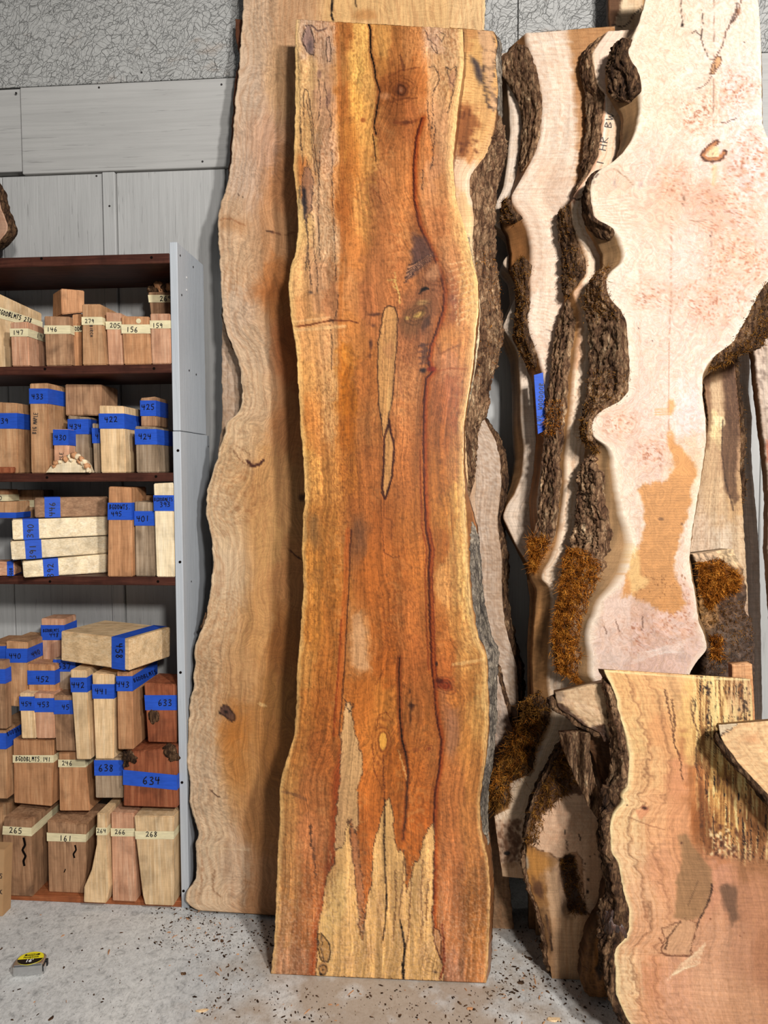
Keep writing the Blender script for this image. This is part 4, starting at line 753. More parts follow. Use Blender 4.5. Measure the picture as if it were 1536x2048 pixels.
moss(F_.obj, f3, [(1050,1075),(1100,1075),(1100,1190),(1050,1190)], 2600, .016, M['moss'], .0009, 5)
moss(F_.obj, f3, [(1085,800),(1125,800),(1125,870),(1085,870)], 900, .008, M['moss'], .0008, 6)
moss(F_.obj, f4, [(980,1380),(1100,1380),(1100,1640),(980,1640)], 5200, .019, M['moss_dark'], .0009, 7)
moss(F_.obj, f4, [(1000,1440),(1080,1440),(1060,1560),(980,1600)], 2200, .017, M['moss'], .0008, 17)
moss(F_.obj, f2, [(1120,400),(1180,400),(1180,600),(1120,600)], 1200, .008, M['moss_dark'], .0008, 27)
# G: the big burl slab
GL = [(1300,-80),(1291,0),(1280,40),(1266,78),(1256,105),(1262,122),(1276,140),(1283,165),(1284,200),(1277,250),(1262,285),(1246,305),(1220,328),(1196,342),(1184,358),(1180,385),(1184,415),(1190,438),(1222,452),(1240,475),(1249,505),(1246,528),(1228,538),(1214,556),(1214,580),(1222,600),(1240,618),(1252,640),(1257,690),(1260,740),(1256,785),(1238,805),(1206,818),(1188,835),(1183,855),(1190,878),(1214,890),(1226,905),(1230,940),(1238,985),(1248,1030),(1262,1070),(1268,1095),(1250,1150),(1230,1176),(1204,1200),(1192,1230),(1182,1250),(1178,1275),(1184,1310),(1184,1350),(1200,1375),(1240,1400),(1262,1450),(1270,1900)]
GB = [(1296,-80),(1286,0),(1262,44),(1228,74),(1214,100),(1210,130),(1214,165),(1228,188),(1242,215),(1240,270),(1228,312),(1204,336),(1180,352),(1170,378),(1166,415),(1172,446),(1188,470),(1200,500),(1200,525),(1184,545),(1174,575),(1174,610),(1180,650),(1180,700),(1182,750),(1176,800),(1170,850),(1170,900),(1164,950),(1160,1010),(1154,1060),(1140,1100),(1130,1150),(1122,1220),(1112,1290),(1116,1350),(1150,1380),(1200,1400),(1240,1450),(1260,1900)]
GR = [(1512,-80),(1516,0),(1521,60),(1523,140),(1524,250),(1546,300),(1556,420),(1552,520),(1540,556),(1516,588),(1498,626),(1482,656),(1466,684),(1446,700),(1428,712),(1412,730),(1405,750),(1404,790),(1411,840),(1412,880),(1404,940),(1394,1000),(1384,1060),(1378,1120),(1384,1160),(1392,1200),(1396,1240),(1410,1275),(1414,1300),(1396,1320),(1382,1340),(1376,1360),(1374,1450),(1372,1900)]
GRB = off(GR, 2)
GRB = [(x+(38 if 540 < y < 700 else 20 if 700 <= y < 735 else 0), y+(14 if 540 < y < 700 else 0)) for x, y in GRB]
def paint_G(p):
    X, Y = p.X, p.Y
    p.field([(1330,40,246,220,186),(1450,60,246,224,196),(1300,200,246,220,186),(1400,200,246,222,192),(1480,200,244,222,204),(1300,330,240,206,178),(1420,330,242,214,190),(1500,340,240,214,198),(1230,400,232,200,166),(1330,400,234,190,156),(1420,400,232,188,158),(1500,440,234,200,176),
             (1280,520,240,210,180),(1380,520,238,208,184),(1480,520,234,198,168),(1250,570,240,212,184),(1350,640,238,206,180),(1420,620,236,196,168),(1480,600,238,208,184),(1300,720,238,204,176),(1390,720,240,208,182),(1220,850,240,206,176),(1300,820,238,204,178),(1380,820,242,218,200),
             (1260,960,240,210,180),(1290,930,236,200,172),(1385,930,238,202,160),(1260,1050,240,212,182),(1390,1080,240,210,180),(1230,1220,232,198,170),(1300,1280,230,192,168),(1350,1250,230,196,172),(1210,1300,238,206,180),(1300,1340,226,186,160)], 40, 60); p.C *= np.array([.985, .985, 1.03])
    b = np.zeros(len(X))
    for cx, cy, rx, ry in ((1345,370,42,44),(1410,395,34,34),(1460,420,70,80),(1500,330,60,90),(1420,600,80,50),(1400,225,60,45),(1475,180,60,40),(1480,520,80,60),(1310,905,40,36),(1240,850,40,34),(1260,1270,60,50),(1350,1230,60,60),(1300,590,50,30)):
        b = np.maximum(b, np.clip(1.25-np.hypot((X-cx)/rx, (Y-cy)/ry)+p.n1, 0, 1)); p.rings(cx, cy, rx*1.3, ry*1.3, (206,158,122), 6, .32)
    p.blend(b*np.clip(fbm(X/9, Y/9, 3)*3-1.3, 0, 1)*.75, (216,158,122)); eye = np.clip((fbm(X/3.2+50, Y/3.2, 2)-.62)*9, 0, 1); p.blend(eye*b*.8, (170,104,72))
    p.contours((X+Y*.15)/190+p.n1*.28+.2*p.n3, (214,172,138), 9, .34, 1-b*.6, 5)
    wv = fbm(X/60+Y/300, Y/60-X/200, 4); p.contours(wv*2.2, (212,166,132), 6, .32, np.clip(1-b, 0, 1), 5)
    lx = np.interp(Y, *mono(GL)); p.blend(np.clip(1-(X-lx)/16-p.n1, 0, 1)*.5, (252,238,208)); rx = np.interp(Y, *mono(GR)); p.blend(np.clip(1-(rx-X)/14-p.n1, 0, 1)*.5, (252,240,214))
    # rough-sawn orange area
    saw = [(1342,858),(1352,885),(1372,910),(1392,930),(1396,950),(1380,975),(1382,1000),(1372,1040),(1358,1090),(1348,1110),(1352,1150),(1366,1190),(1372,1212),(1350,1228),(1320,1222),(1292,1206),(1276,1204),(1262,1190),(1240,1196),(1262,1120),(1280,1090),(1290,1040),(1284,1000),(1276,975),(1290,968),(1330,962),(1350,930),(1340,905),(1334,880)]
    p.poly(saw, (214,148,84), .9, 3, 6, None, 1.3, 10); p.poly([(1336,800),(1346,798),(1352,812),(1342,830),(1336,826)], (226,160,92), .8, 3, 3)
    for y0 in (819,824,829): p.line([(1310,y0),(1342,y0-1)],(216,156,90),1.2,.7,1)
    i = (np.interp(Y, [850,900,1225], [0,1,1])); sk = (.5+.5*np.sin(Y*1.15+p.n3*3))**2*(X > 1262)*(X < 1400)*(Y > 950)*(Y < 1230)
    d = np.clip((p.C[:, 0]-p.C[:, 2]-60)/40, 0, 1); p.mul(sk*d*.7, .82); p.ell(1322,1038,7,4,(120,84,56),.8); p.ell(1364,1048,4,3,(110,76,52),.8); p.spots(60, (1270,1150,1370,1200), (130,82,44), (1,2), .8, 9)
    p.poly([(1262,1190),(1276,1180),(1290,1172),(1300,1160),(1282,1150),(1276,1100),(1268,1090),(1256,1140)], (244,206,140), .6, 4, 5)
    p.poly([(1262,1196),(1292,1200),(1294,1240),(1262,1240)], (196,150,120), .35, 3, 2); p.poly([(1210,1200),(1262,1196),(1262,1325),(1205,1325)], (238,208,190), .5, 3, 4); p.line([(1262,1200),(1262,1330)],(206,164,140),1,.5)
    for L in ([(1231,1240),(1238,1262)],[(1208,1252),(1214,1268)],[(1285,1234),(1284,1260)]): p.line(L, (110,76,60), 1.2, .85, 1.5)
    # cracks, seams and knots
    c = (60,40,30)
    p.line([(1361,-20),(1363,30),(1366,50)],c,1,.8,1); p.ell(1364,50,3.2,5,(40,28,24),.95,0,.4,.2); p.line([(1405,20),(1404,60),(1402,78),(1412,105),(1418,118),(1428,118)],c,1.1,.85,2); p.line([(1384,66),(1392,62),(1400,70),(1402,78)],c,1.2,.8,2)
    p.line([(1482,0),(1476,30),(1464,44),(1452,62),(1446,90),(1436,106),(1432,114)], (96,62,48), 1.4, .85, 2); p.ell(1476,22,7,11,(150,96,64),.8,40,.7,.9); p.line([(1474,6),(1470,30),(1462,44)],(60,40,34),2.4,.6,3)
    p.poly([(1420,148),(1424,128),(1434,112),(1442,114),(1442,126),(1434,138),(1428,148)], (214,160,112), .95, 1.5, 1, (96,62,40), 1.2); p.line([(1422,146),(1430,138),(1430,126)],(80,50,34),1.6,.8,2)
    p.line([(1424,152),(1416,164),(1404,174),(1392,178)],(90,62,50),1,.8,1)
    p.line([(1434,284),(1424,290),(1412,300),(1405,312),(1410,318),(1424,320),(1440,318),(1450,304)], (84,46,28), 5.2, .98, .6, None, 1); p.line([(1433,285),(1424,291),(1413,301),(1408,311),(1414,317),(1426,319),(1438,316),(1448,305)], (190,124,78), 3, .95, .6)
    p.poly([(1424,292),(1436,294),(1438,310),(1424,316),(1412,310)], (240,200,140), .7, 2, 1)
    p.ell(1489,84,1.8,1.8,c,.95); p.ell(1480,182,2.2,2.2,c,.95); p.ell(1420,472,2.4,2,c,.95); p.ell(1452,424,3,4,(160,100,80),.8); p.ell(1448,358,4,4,(176,116,88),.8)
    p.line([(1442,244),(1452,246),(1462,240),(1474,236)],c,1,.8,2); p.line([(1365,385),(1368,400),(1365,410)],(120,80,56),1.2,.8,1); p.line([(1226,336),(1250,352),(1266,370)],(150,116,86),1,.7,1); p.line([(1196,348),(1188,356),(1186,366)],(70,50,40),1.6,.8,1)
    p.ell(1230,368,3,10,(140,124,122),.6,0,.8,.6); p.ell(1281,368,4,12,(140,124,124),.6,10,.8,.6)
    p.line([(1428,-20),(1428,120),(1424,430),(1420,560)], (150,116,96), .8, .75, .4); p.poly([(1424,330),(1434,330),(1430,370),(1424,372)],(226,176,120),.6,2); p.line([(1343,430),(1342,600),(1338,700),(1337,860)], (176,128,98), .9, .7, .3); p.line([(1281,540),(1281,680),(1276,800)],(206,170,140),.8,.5,.3)
    p.line([(1382,440),(1396,444),(1412,440)],(150,112,84),1.6,.6,3); p.ell(1277,657,1.3,2,c,.8); p.ell(1305,682,1.3,2,c,.8)
    for k in range(14): p.line([(1184+k*3, 400+k*5), (1215+k*2, 396+k*6), (1260, 388+k*7)], (252,240,224), 1.0, .45, 4)
    for k in range(22): p.line([(1260+k*4, 1330-k*1.5), (1280+k*4, 1305), (1310+k*3, 1300-k)], (246,226,210), .9, .4, 5)
G_ = Slab('large_burl_slab', 'biggest and brightest pale burl slab, with a U-shaped knot and an orange rough-sawn patch', 'wood slab', 1.93, .085, .06, GL, GR, ((1300,-75),(1513,-90)), ((1270,1895),(1372,1900)), 2.4, M['burl'], paint_G, lback=GB, rback=GRB, side=(158,122,84), jit=1.6,
          warp=lambda X, Y: ((fbm(X/34, Y/40, 3)-.5)*.22, (fbm(X/30+4, Y/34, 2)-.5)*.16))
_, g1 = G_.bark('L', 66, 195, M['bark_dark'], .012, .004, .0, .85, step=1.8, ns=18, label='lumpy dark bark')
_, g2 = G_.bark('L', 330, 475, M['bark_dark'], .007, .003, .0, .8, step=2, ns=14)
_, g3 = G_.bark('L', 528, 905, M['bark'], .010, .004, .0, 1, step=1.8, ns=22, label='thick dark furrowed bark')
_, g4 = G_.bark('L', 905, 1370, M['bark'], .012, .004, .36, 1, step=1.8, ns=24, label='furrowed bark under a coat of moss')
_, g5 = G_.bark('R', 545, 735, M['bark_dark'], .012, .006, .0, 1, step=1.8, ns=18, label='rough dark bark on the slanting edge')
moss(G_.obj, g4, [(1130,1095),(1170,1100),(1200,1130),(1205,1200),(1180,1260),(1190,1300),(1190,1372),(1110,1372),(1105,1240)], 15000, .013, M['moss'], .0008, 8)
moss(G_.obj, g5, [(1400,540),(1560,540),(1560,740),(1400,740)], 2400, .010, M['moss_dark'], .0009, 9)
moss(G_.obj, g3, [(1160,740),(1260,740),(1240,905),(1160,905)], 2200, .008, M['moss_dark'], .0008, 10); moss(G_.obj, g3, [(1160,520),(1260,520),(1260,640),(1160,640)], 1600, .008, M['moss_dark'], .0008, 12)
# the slab end standing above/behind F at the top
TL = [(1216,-80),(1217,0),(1217,30),(1219,66),(1222,1880)]; TR = [(1330,-80),(1320,66),(1318,1880)]
def paint_T(p):
    maple((240,214,178), (214,172,128), TL, 6, .2)(p); p.poly([(1210,-90),(1246,-90),(1242,20),(1232,50),(1222,60),(1210,60)], (98,64,40), .95, 2, 4); p.line([(1286,10),(1276,24),(1268,28),(1258,46),(1246,54),(1226,50)], (40,26,20), 1.2, .9, 2); p.line([(1290,-60),(1287,20),(1282,45)],(96,60,40),2.5,.9,1); p.poly([(1290,-60),(1340,-60),(1340,80),(1282,60)],(196,150,98),.8,2,2)
T_ = Slab('tall_slab_end', 'pale slab end rising out of frame above the shaggy bark slab, darker on its left', 'wood slab', 2.188, .066, .03, TL, TR, ((1216,-75),(1330,-80)), ((1222,1876),(1318,1880)), 3, M['burl'], paint_T, side=(96,64,40), jit=1)
# slabs visible right of the big one
KL = [(1395,700),(1404,730),(1412,800),(1418,850),(1410,900),(1400,960),(1388,1020),(1380,1080),(1380,1400)]
KR = [(1476,690),(1470,720),(1474,780),(1480,830),(1482,880),(1480,940),(1484,1000),(1490,1100),(1496,1200),(1500,1400)]
def paint_H(p):
    X, Y = p.X, p.Y; p.field([(1420,740,150,112,76),(1430,800,206,172,132),(1430,850,232,204,150),(1460,760,120,84,58),(1465,830,110,76,50),(1455,900,176,136,100),(1420,930,196,160,120),(1440,1000,206,172,132),(1470,1000,196,156,110),(1400,1080,216,186,156),(1450,1090,216,192,164),(1480,1090,206,176,140),(1490,1300,180,150,126)], 20, 40)
    p.poly([(1452,720),(1474,730),(1480,840),(1470,960),(1478,1000),(1470,1010),(1450,980),(1440,900),(1448,840)], (84,56,38), .8, 3, 5); p.ell(1438,843,16,12,(240,216,166),.9,10,.3,.3); p.poly([(1405,730),(1418,730),(1424,840),(1418,900),(1408,900)], (120,80,52), .7, 3, 5)
    p.line([(1446,840),(1444,900),(1450,960),(1462,1000),(1466,1020)],(60,40,28),1.4,.8,2); p.contours(X/60+p.n3*.6,(150,112,80),9,.4,1,4)
H_ = Slab('weathered_slab', 'narrow weathered slab with loose brown bark, directly right of the big burl slab', 'wood slab', 2.17, .055, .05, KL, KR, ((1395,702),(1478,690)), ((1380,1400),(1500,1405)), 2.5, M['rough'], paint_H, side=(110,76,50), jit=2)
_, h1 = H_.bark('R', 700, 1010, M['bark_dark'], .007, .003, 0, 1, step=2, ns=8); moss(H_.obj, h1, [(1400,690),(1520,690),(1520,1010),(1400,1010)], 900, .007, M['moss_dark'], .0008, 11)
IL = [(1440,560),(1460,1300)]; IR = [(1496,560),(1494,640),(1498,700),(1500,736),(1496,780),(1504,835),(1502,900),(1506,960),(1512,1020),(1518,1100),(1520,1160),(1524,1400)]
I_ = Slab('rear_plank_slab', 'long pale slab leaning behind the weathered bark slab near the right edge of the picture', 'wood slab', 2.27, .05, .04, IL, IR, ((1440,560),(1494,562)), ((1450,1500),(1524,1504)), 3, M['maple'], maple((232,214,200), (206,176,152), IR, 10, .3), side=(180,140,106), jit=1)
JL = [(1510,655),(1506,676),(1512,720),(1517,780),(1524,840),(1530,890),(1536,940),(1540,1000),(1538,1100),(1560,1400)]
def paint_J(p):
    maple((206,184,164), (160,130,108), JL, 9, .3)(p); p.spots(50, (1508,655,1560,900), (110,90,78), (2,7), .5, 12); p.poly([(1532,880),(1548,890),(1548,930),(1534,925)], (176,92,60), .8, 3, 3)
J_ = Slab('mottled_slab', 'grey mottled slab cut off by the right edge of the picture', 'wood slab', 2.10, .06, .04, JL, [(1600,655),(1620,1400)], ((1510,655),(1600,652)), ((1556,1500),(1630,1500)), 3, M['rough'], paint_J, side=(130,100,76), jit=1.4)
# K: mossy stump
SL = [(1384,1100),(1392,1140),(1390,1180),(1394,1240),(1404,1290),(1398,1400),(1398,1860)]; SR = [(1466,1104),(1474,1130),(1480,1160),(1484,1190),(1478,1215),(1490,1232),(1502,1250),(1504,1300),(1504,1860)]
def paint_K(p):
    X, Y = p.X, p.Y; p.field([(1410,1120,214,178,142),(1450,1112,232,196,150),(1440,1150,120,76,42),(1430,1200,90,62,44),(1470,1200,96,72,56),(1440,1280,104,82,66),(1490,1290,92,72,60),(1410,1200,196,146,90),(1440,1340,84,64,52)], 22, 26); p.mul(np.clip(fbm(X/4, Y/4, 3)*3-1.2, 0, 1), .6)
K_ = Slab('mossy_log', 'squat mossy bark-covered log standing right of the burl slab foot', 'log', 2.07, .03, .085, SL, SR, ((1386,1108),(1468,1098)), ((1398,1850),(1504,1850)), 2.5, M['rough'], paint_K, side=(84,60,44), jit=4,
          relief=lambda X, Y: -(np.clip((Y-1104)/30, 0, 1))*(.035*np.sqrt(np.clip(1-((X-1444)/64)**2, 0, 1))+.012*fbm(X/9, Y/11, 4)))
kv = np.array([v.co[:] for v in K_.obj.data.vertices]); moss(K_.obj, kv, [(1390,1128),(1440,1118),(1480,1150),(1476,1180),(1440,1190),(1420,1220),(1400,1180)], 6000, .014, M['moss'], .0009, 13, down=.6)
moss(K_.obj, kv, [(1420,1270),(1445,1275),(1442,1320),(1424,1315)], 900, .012, M['moss'], .0009, 14); moss(K_.obj, kv, [(1400,1200),(1504,1200),(1504,1350),(1400,1350)], 2600, .006, M['moss_dark'], .0008, 15)
# ------------------------------------------------------------------ lower burls
# Q: burl slab with a pale round face
QL = [(1134,1478),(1118,1510),(1094,1555),(1074,1595),(1062,1641),(1054,1690),(1052,1740),(1062,1776),(1074,1812),(1086,1846),(1093,1880),(1096,1920),(1106,1962)]
QR = [(1190,1478),(1208,1520),(1216,1600),(1222,1700),(1222,1780),(1204,1830),(1180,1850),(1172,1900),(1166,1962)]
def paint_Q(p):
    X, Y = p.X, p.Y; p.field([(1150,1500,96,66,46),(1100,1540,84,56,38),(1070,1600,84,54,34),(1055,1660,120,80,48),(1120,1560,92,62,42),(1180,1540,112,80,56),(1200,1600,104,72,50),(1195,1680,172,124,90),(1200,1760,170,122,86),(1060,1740,176,120,60),(1080,1790,150,104,58),(1090,1860,110,76,44),(1120,1760,206,164,128),(1125,1800,216,176,142),(1140,1860,212,166,124),(1140,1930,208,158,112)], 22, 26)
    p.poly([(1104,1606),(1124,1590),(1150,1584),(1170,1590),(1184,1610),(1200,1630),(1206,1690),(1210,1760),(1200,1820),(1170,1830),(1165,1720),(1150,1700),(1115,1716),(1098,1704),(1080,1700),(1062,1690),(1062,1670),(1072,1640),(1084,1622),(1104,1612)], (232,190,154), .95, 2, 4, (120,84,58), 1.2)
    p.poly([(1188,1640),(1212,1650),(1216,1800),(1190,1810),(1170,1780),(1176,1700)], (196,146,108), .6, 8, 4)
    m = np.clip(1-np.hypot((X-1130)/70, (Y-1650)/70), 0, 1); p.blend(m**.5*np.clip(fbm(X/5, Y/5, 3)*3-1.4, 0, 1)*.5, (206,150,112)); p.rings(1140,1660,70,60,(206,158,122),7,.35)
    p.ell(1128,1658,2.2,6,(24,16,12),.95,-8,.4); p.line([(1131,1674),(1134,1698)],(50,32,24),1.2,.9,1); p.line([(1156,1664),(1160,1676)],(50,32,24),1.6,.9,1); p.spots(9, (1170,1690,1210,1790), (44,28,20), (1.5,4.5), .85, 21)
    p.poly([(1120,1716),(1140,1708),(1150,1712),(1154,1740),(1160,1790),(1176,1826),(1160,1830),(1140,1826),(1130,1790),(1122,1750)], (58,38,26), .92, 2, 5)
    p.poly([(1044,1700),(1052,1700),(1058,1730),(1052,1742)], (150,160,166), .7, 3, 2); p.poly([(1046,1690),(1062,1700),(1090,1714),(1116,1720),(1100,1740),(1060,1750)], (190,130,62), .6, 6, 6); p.ell(1078,1780,14,26,(84,52,34),.8,-20,.6,.9)
    p.poly([(1098,1745),(1112,1742),(1122,1800),(1122,1830),(1160,1834),(1166,1962),(1108,1962),(1104,1860),(1096,1800)], (222,178,136), .85, 2, 3); p.line([(1092,1830),(1100,1870),(1104,1900)],(60,40,28),2.5,.8,2); p.contours((X-1108)/60+p.n3*.2,(180,128,86),5,.4,(Y > 1835),4)
Q_ = Slab('round_burl_slab', 'burl slab standing on a narrow cut foot, with a round pale face and a dark mossy hollow', 'wood slab', 1.936, .02, .05, QL, QR, ((1134,1478),(1190,1470)), ((1108,1960),(1166,1962)), 2.2, M['burl'], paint_Q, side=(92,64,42), jit=3,
          relief=lambda X, Y: -.02*np.clip(1-np.hypot((X-1135)/75, (Y-1655)/75), 0, 1)+.02*np.clip((1.15-np.hypot((X-1142)/24, (Y-1770)/62))*2.5, 0, 1)-(.012*fbm(X/10, Y/10, 4))*np.clip((1600-Y)/40, 0, 1))
_, q1 = Q_.bark('L', 1480, 1690, M['bark_dark'], .008, .003, 0, 1, push=.9, step=2, ns=14); _, q2 = Q_.bark('L', 1690, 1960, M['bark'], .006, .002, 0, 1, step=2, ns=10)
qv = np.array([v.co[:] for v in Q_.obj.data.vertices]); moss(Q_.obj, qv, [(1110,1470),(1170,1470),(1172,1560),(1124,1596),(1088,1625),(1072,1690),(1052,1690),(1060,1580)], 4200, .013, M['moss_dark'], .0009, 18)
moss(Q_.obj, qv, [(1120,1716),(1150,1712),(1176,1826),(1140,1826)], 1800, .008, M['moss_dark'], .0008, 19)
# twisted bark root crossing in front of Q
UL = [(1118,1470),(1126,1500),(1140,1530),(1156,1570),(1176,1610),(1196,1640)]; UR = [(1180,1470),(1178,1500),(1186,1540),(1196,1580),(1206,1610),(1212,1636)]
U_ = Slab('bark_root', 'twisted dark bark root hanging above the round pale burl face', 'bark piece', 1.832, .015, .022, UL, UR, ((1116,1466),(1190,1462)), ((1196,1640),(1212,1638)), 1.8, M['bark'], lambda p: p.fill((96,66,44)), side=(84,58,40), jit=3,
          relief=lambda X, Y: -.018*fbm(X/5, Y/40, 4)-.012*np.sin(X/5.0))
# P: cut burl wedge
PLp = [(1112,1388),(1114,1410),(1128,1424),(1150,1434),(1170,1452),(1196,1460),(1206,1480)]; PR = [(1212,1366),(1216,1400),(1224,1440),(1230,1480)]
def paint_P(p):
    X, Y = p.X, p.Y; p.fill((216,182,142)); p.blend(np.clip(fbm(X/8, Y/8, 3)*2.4-.8, 0, 1)*.5, (176,136,98)); p.contours(np.hypot(X-1215, Y-1360)/90+p.n1*.3, (170,126,88), 6, .35, 1, 4)
    p.poly([(1105,1400),(1122,1404),(1140,1422),(1160,1436),(1180,1452),(1210,1448),(1225,1490),(1100,1490)], (70,46,32), .92, 2, 6); p.poly([(1108,1380),(1124,1376),(1130,1392),(1118,1402),(1110,1400)], (130,106,84), .8, 2, 4)
P_ = Slab('burl_wedge', 'small pale burl wedge with a bark underside, jutting left of the front slab top', 'wood offcut', 1.80, .05, .035, PLp, PR, ((1112,1386),(1212,1364)), ((1204,1482),(1232,1480)), 2, M['burl'], paint_P, side=(70,46,32), jit=2, relief=lambda X, Y: -.012*fbm(X/8, Y/8, 3)*np.clip((Y-1420+(1200-X)*.35)/12, 0, 1))
_, pv = P_.bark('L', 1392, 1480, M['bark_dark'], .012, .005, 0, 1, step=1.6, ns=12)
# V: dark brown slab standing between Q and N
VLp = [(1140,1440),(1166,1470),(1190,1520),(1206,1580),(1210,1640),(1212,1700),(1214,1760),(1200,1830),(1180,1860),(1164,1920),(1162,1960),(1168,1980),(1184,1992)]; VR = [(1260,1440),(1262,1700),(1262,1860),(1244,1900),(1246,1992)]
def paint_V(p):
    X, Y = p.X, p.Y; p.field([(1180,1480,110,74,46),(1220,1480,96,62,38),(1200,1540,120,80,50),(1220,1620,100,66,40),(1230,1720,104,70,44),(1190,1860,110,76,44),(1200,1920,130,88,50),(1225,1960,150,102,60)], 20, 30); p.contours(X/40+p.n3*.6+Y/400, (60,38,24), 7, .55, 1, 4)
    p.poly([(1200,1840),(1210,1860),(1196,1930),(1182,1950),(1186,1900)], (176,118,60), .7, 3, 4); p.poly([(1188,1932),(1206,1900),(1212,1930),(1196,1956)], (38,26,20), .85, 3, 4)
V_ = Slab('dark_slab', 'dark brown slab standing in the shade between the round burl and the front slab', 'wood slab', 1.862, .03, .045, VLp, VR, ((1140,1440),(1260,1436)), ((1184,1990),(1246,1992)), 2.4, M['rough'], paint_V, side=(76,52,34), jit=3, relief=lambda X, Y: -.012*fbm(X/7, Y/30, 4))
# N: the big front slab
NL = [(1207,1340),(1222,1368),(1234,1396),(1236,1418),(1246,1450),(1254,1480),(1260,1510),(1258,1556),(1254,1580),(1241,1590),(1250,1606),(1236,1616),(1224,1634),(1219,1655),(1222,1680),(1222,1705),(1236,1722),(1240,1745),(1246,1775),(1252,1798),(1259,1822),(1258,1860),(1250,1880),(1232,1893),(1229,1915),(1232,1950),(1232,1985),(1240,2010),(1256,2040),(1290,2090),(1320,2130)]
NB = [(1196,1345),(1210,1380),(1218,1410),(1224,1450),(1226,1500),(1224,1550),(1214,1580),(1210,1610),(1206,1650),(1206,1700),(1212,1750),(1220,1790),(1206,1820),(1202,1850),(1200,1880),(1208,1920),(1214,1960),(1224,2000),(1240,2040),(1276,2090),(1300,2130)]
NR = [(1500,1356),(1503,1380),(1506,1430),(1512,1470),(1545,1560),(1600,1800),(1640,2130)]
def paint_N(p):
    X, Y = p.X, p.Y
    p.field([(1240,1370,236,190,122),(1300,1370,232,184,120),(1350,1380,230,184,122),(1270,1460,240,200,132),(1320,1460,222,166,106),(1300,1540,236,190,128),(1360,1560,216,154,104),(1260,1640,244,208,148),(1310,1640,234,180,124),(1360,1650,222,162,110),(1250,1720,240,204,150),(1320,1740,224,166,118),(1280,1800,236,190,140),
             (1260,1960,244,210,156),(1300,1960,220,158,112),(1290,1860,226,174,126),(1350,1980,222,170,130),(1420,1980,220,172,130),(1470,2020,206,158,116),(1480,1900,196,146,108),(1440,1900,206,158,118),(1380,1400,232,192,118),(1430,1400,238,206,132),(1480,1400,214,176,122),(1390,1480,236,196,118),(1440,1480,238,204,130),
             (1490,1480,214,166,100),(1395,1560,196,128,70),(1440,1560,206,160,84),(1480,1560,196,150,86),(1400,1640,160,98,50),(1450,1640,196,146,80),(1500,1640,170,118,66),(1440,1700,190,130,86),(1500,1720,160,112,72),(1440,1760,206,150,112),(1500,1800,186,134,96),(1530,1900,170,120,84)], 30, 46); p.C *= np.array([1.0, .96, .98])
    lx = np.interp(Y, *mono(NL)); dl = X-lx
    p.contours(dl/130+p.n1*.22, (192,132,84), 9, .5, np.clip(1.4-dl/150, 0, 1), 7); p.contours(dl/130+p.n1*.22+.04, (120,72,44), 3, .55, np.clip(1.3-dl/130, 0, 1), 26)
    p.contours((X-Y*.12)/110+p.n1*.4, (190,132,90), 7, .38, np.clip(dl/90-.4, 0, 1)*(Y > 1690), 5); hr = (.5+.5*np.sin(Y/2.2+dl/16+p.n1*14))**2; p.mul(hr*.5*np.clip(fbm(X/40, Y/40, 2)*2-.5, 0, 1), .84)
    # rotted, spalted right side
    st = np.clip((X-1372-(Y-1360)*.06)/20, 0, 1)*np.clip((1715+(X-1400)*.2-Y)/30+p.n1, 0, 1)
    s1 = fbm(X/3.4, Y/46, 4); p.blend(st*np.clip((s1-.52)*7, 0, 1)*.8, (120,72,34)); p.blend(st*np.clip((.42-s1)*8, 0, 1)*.7, (246,222,152)); p.blend(st*np.clip((fbm(X/2.4+30, Y/30, 3)-.66)*14, 0, 1), (44,28,20))
    for L in ([(1416,1366),(1418,1400),(1414,1440),(1416,1480)],[(1484,1370),(1486,1420),(1482,1440)],[(1344,1400),(1350,1450),(1346,1480),(1358,1510)],[(1384,1420),(1396,1470),(1392,1530),(1402,1560)],[(1400,1620),(1404,1660),(1410,1690)],[(1330,1380),(1342,1440),(1350,1490),(1360,1520),(1364,1560)]): p.line(L, (84,50,30), 1.6, .75, 4)
    p.spots(34, (1412,1362,1424,1480), (40,28,22), (1,3), .8, 31); p.spots(30, (1476,1370,1500,1440), (50,36,28), (1,4), .7, 32); p.poly([(1360,1460),(1374,1460),(1366,1520),(1356,1516)], (168,104,62), .6, 5, 4); p.ell(1370,1470,14,7,(232,186,110),.6)
    p.poly([(1396,1560),(1410,1580),(1424,1660),(1430,1700),(1414,1710),(1402,1660),(1398,1610)], (116,66,32), .65, 4, 6); p.spots(40, (1420,1660,1470,1712), (246,214,160), (1.5,4), .85, 33); p.spots(46, (1415,1640,1475,1715), (84,44,26), (1.5,5), .7, 34)
    p.poly([(1354,1672),(1372,1668),(1384,1688),(1400,1710),(1424,1740),(1424,1780),(1416,1810),(1400,1835),(1370,1842),(1348,1834),(1352,1800),(1354,1750),(1366,1720)], (156,116,78), .85, 3, 4); sk = (.5+.5*np.sin(Y*1.2+p.n3*3))**2*np.clip(1-np.hypot((X-1388)/40, (Y-1750)/80), 0, 1)**.3; p.mul(sk*.6, .82)
    p.line([(1424,1768),(1422,1790),(1412,1815),(1398,1840),(1394,1856)],(60,38,28),1.8,.9,2); p.line([(1396,1762),(1376,1812)],(90,62,44),1,.6,1); p.poly([(1440,1772),(1456,1768),(1474,1776),(1472,1800),(1476,1840),(1462,1850),(1452,1820),(1442,1796)], (110,80,60), .8, 4, 6)
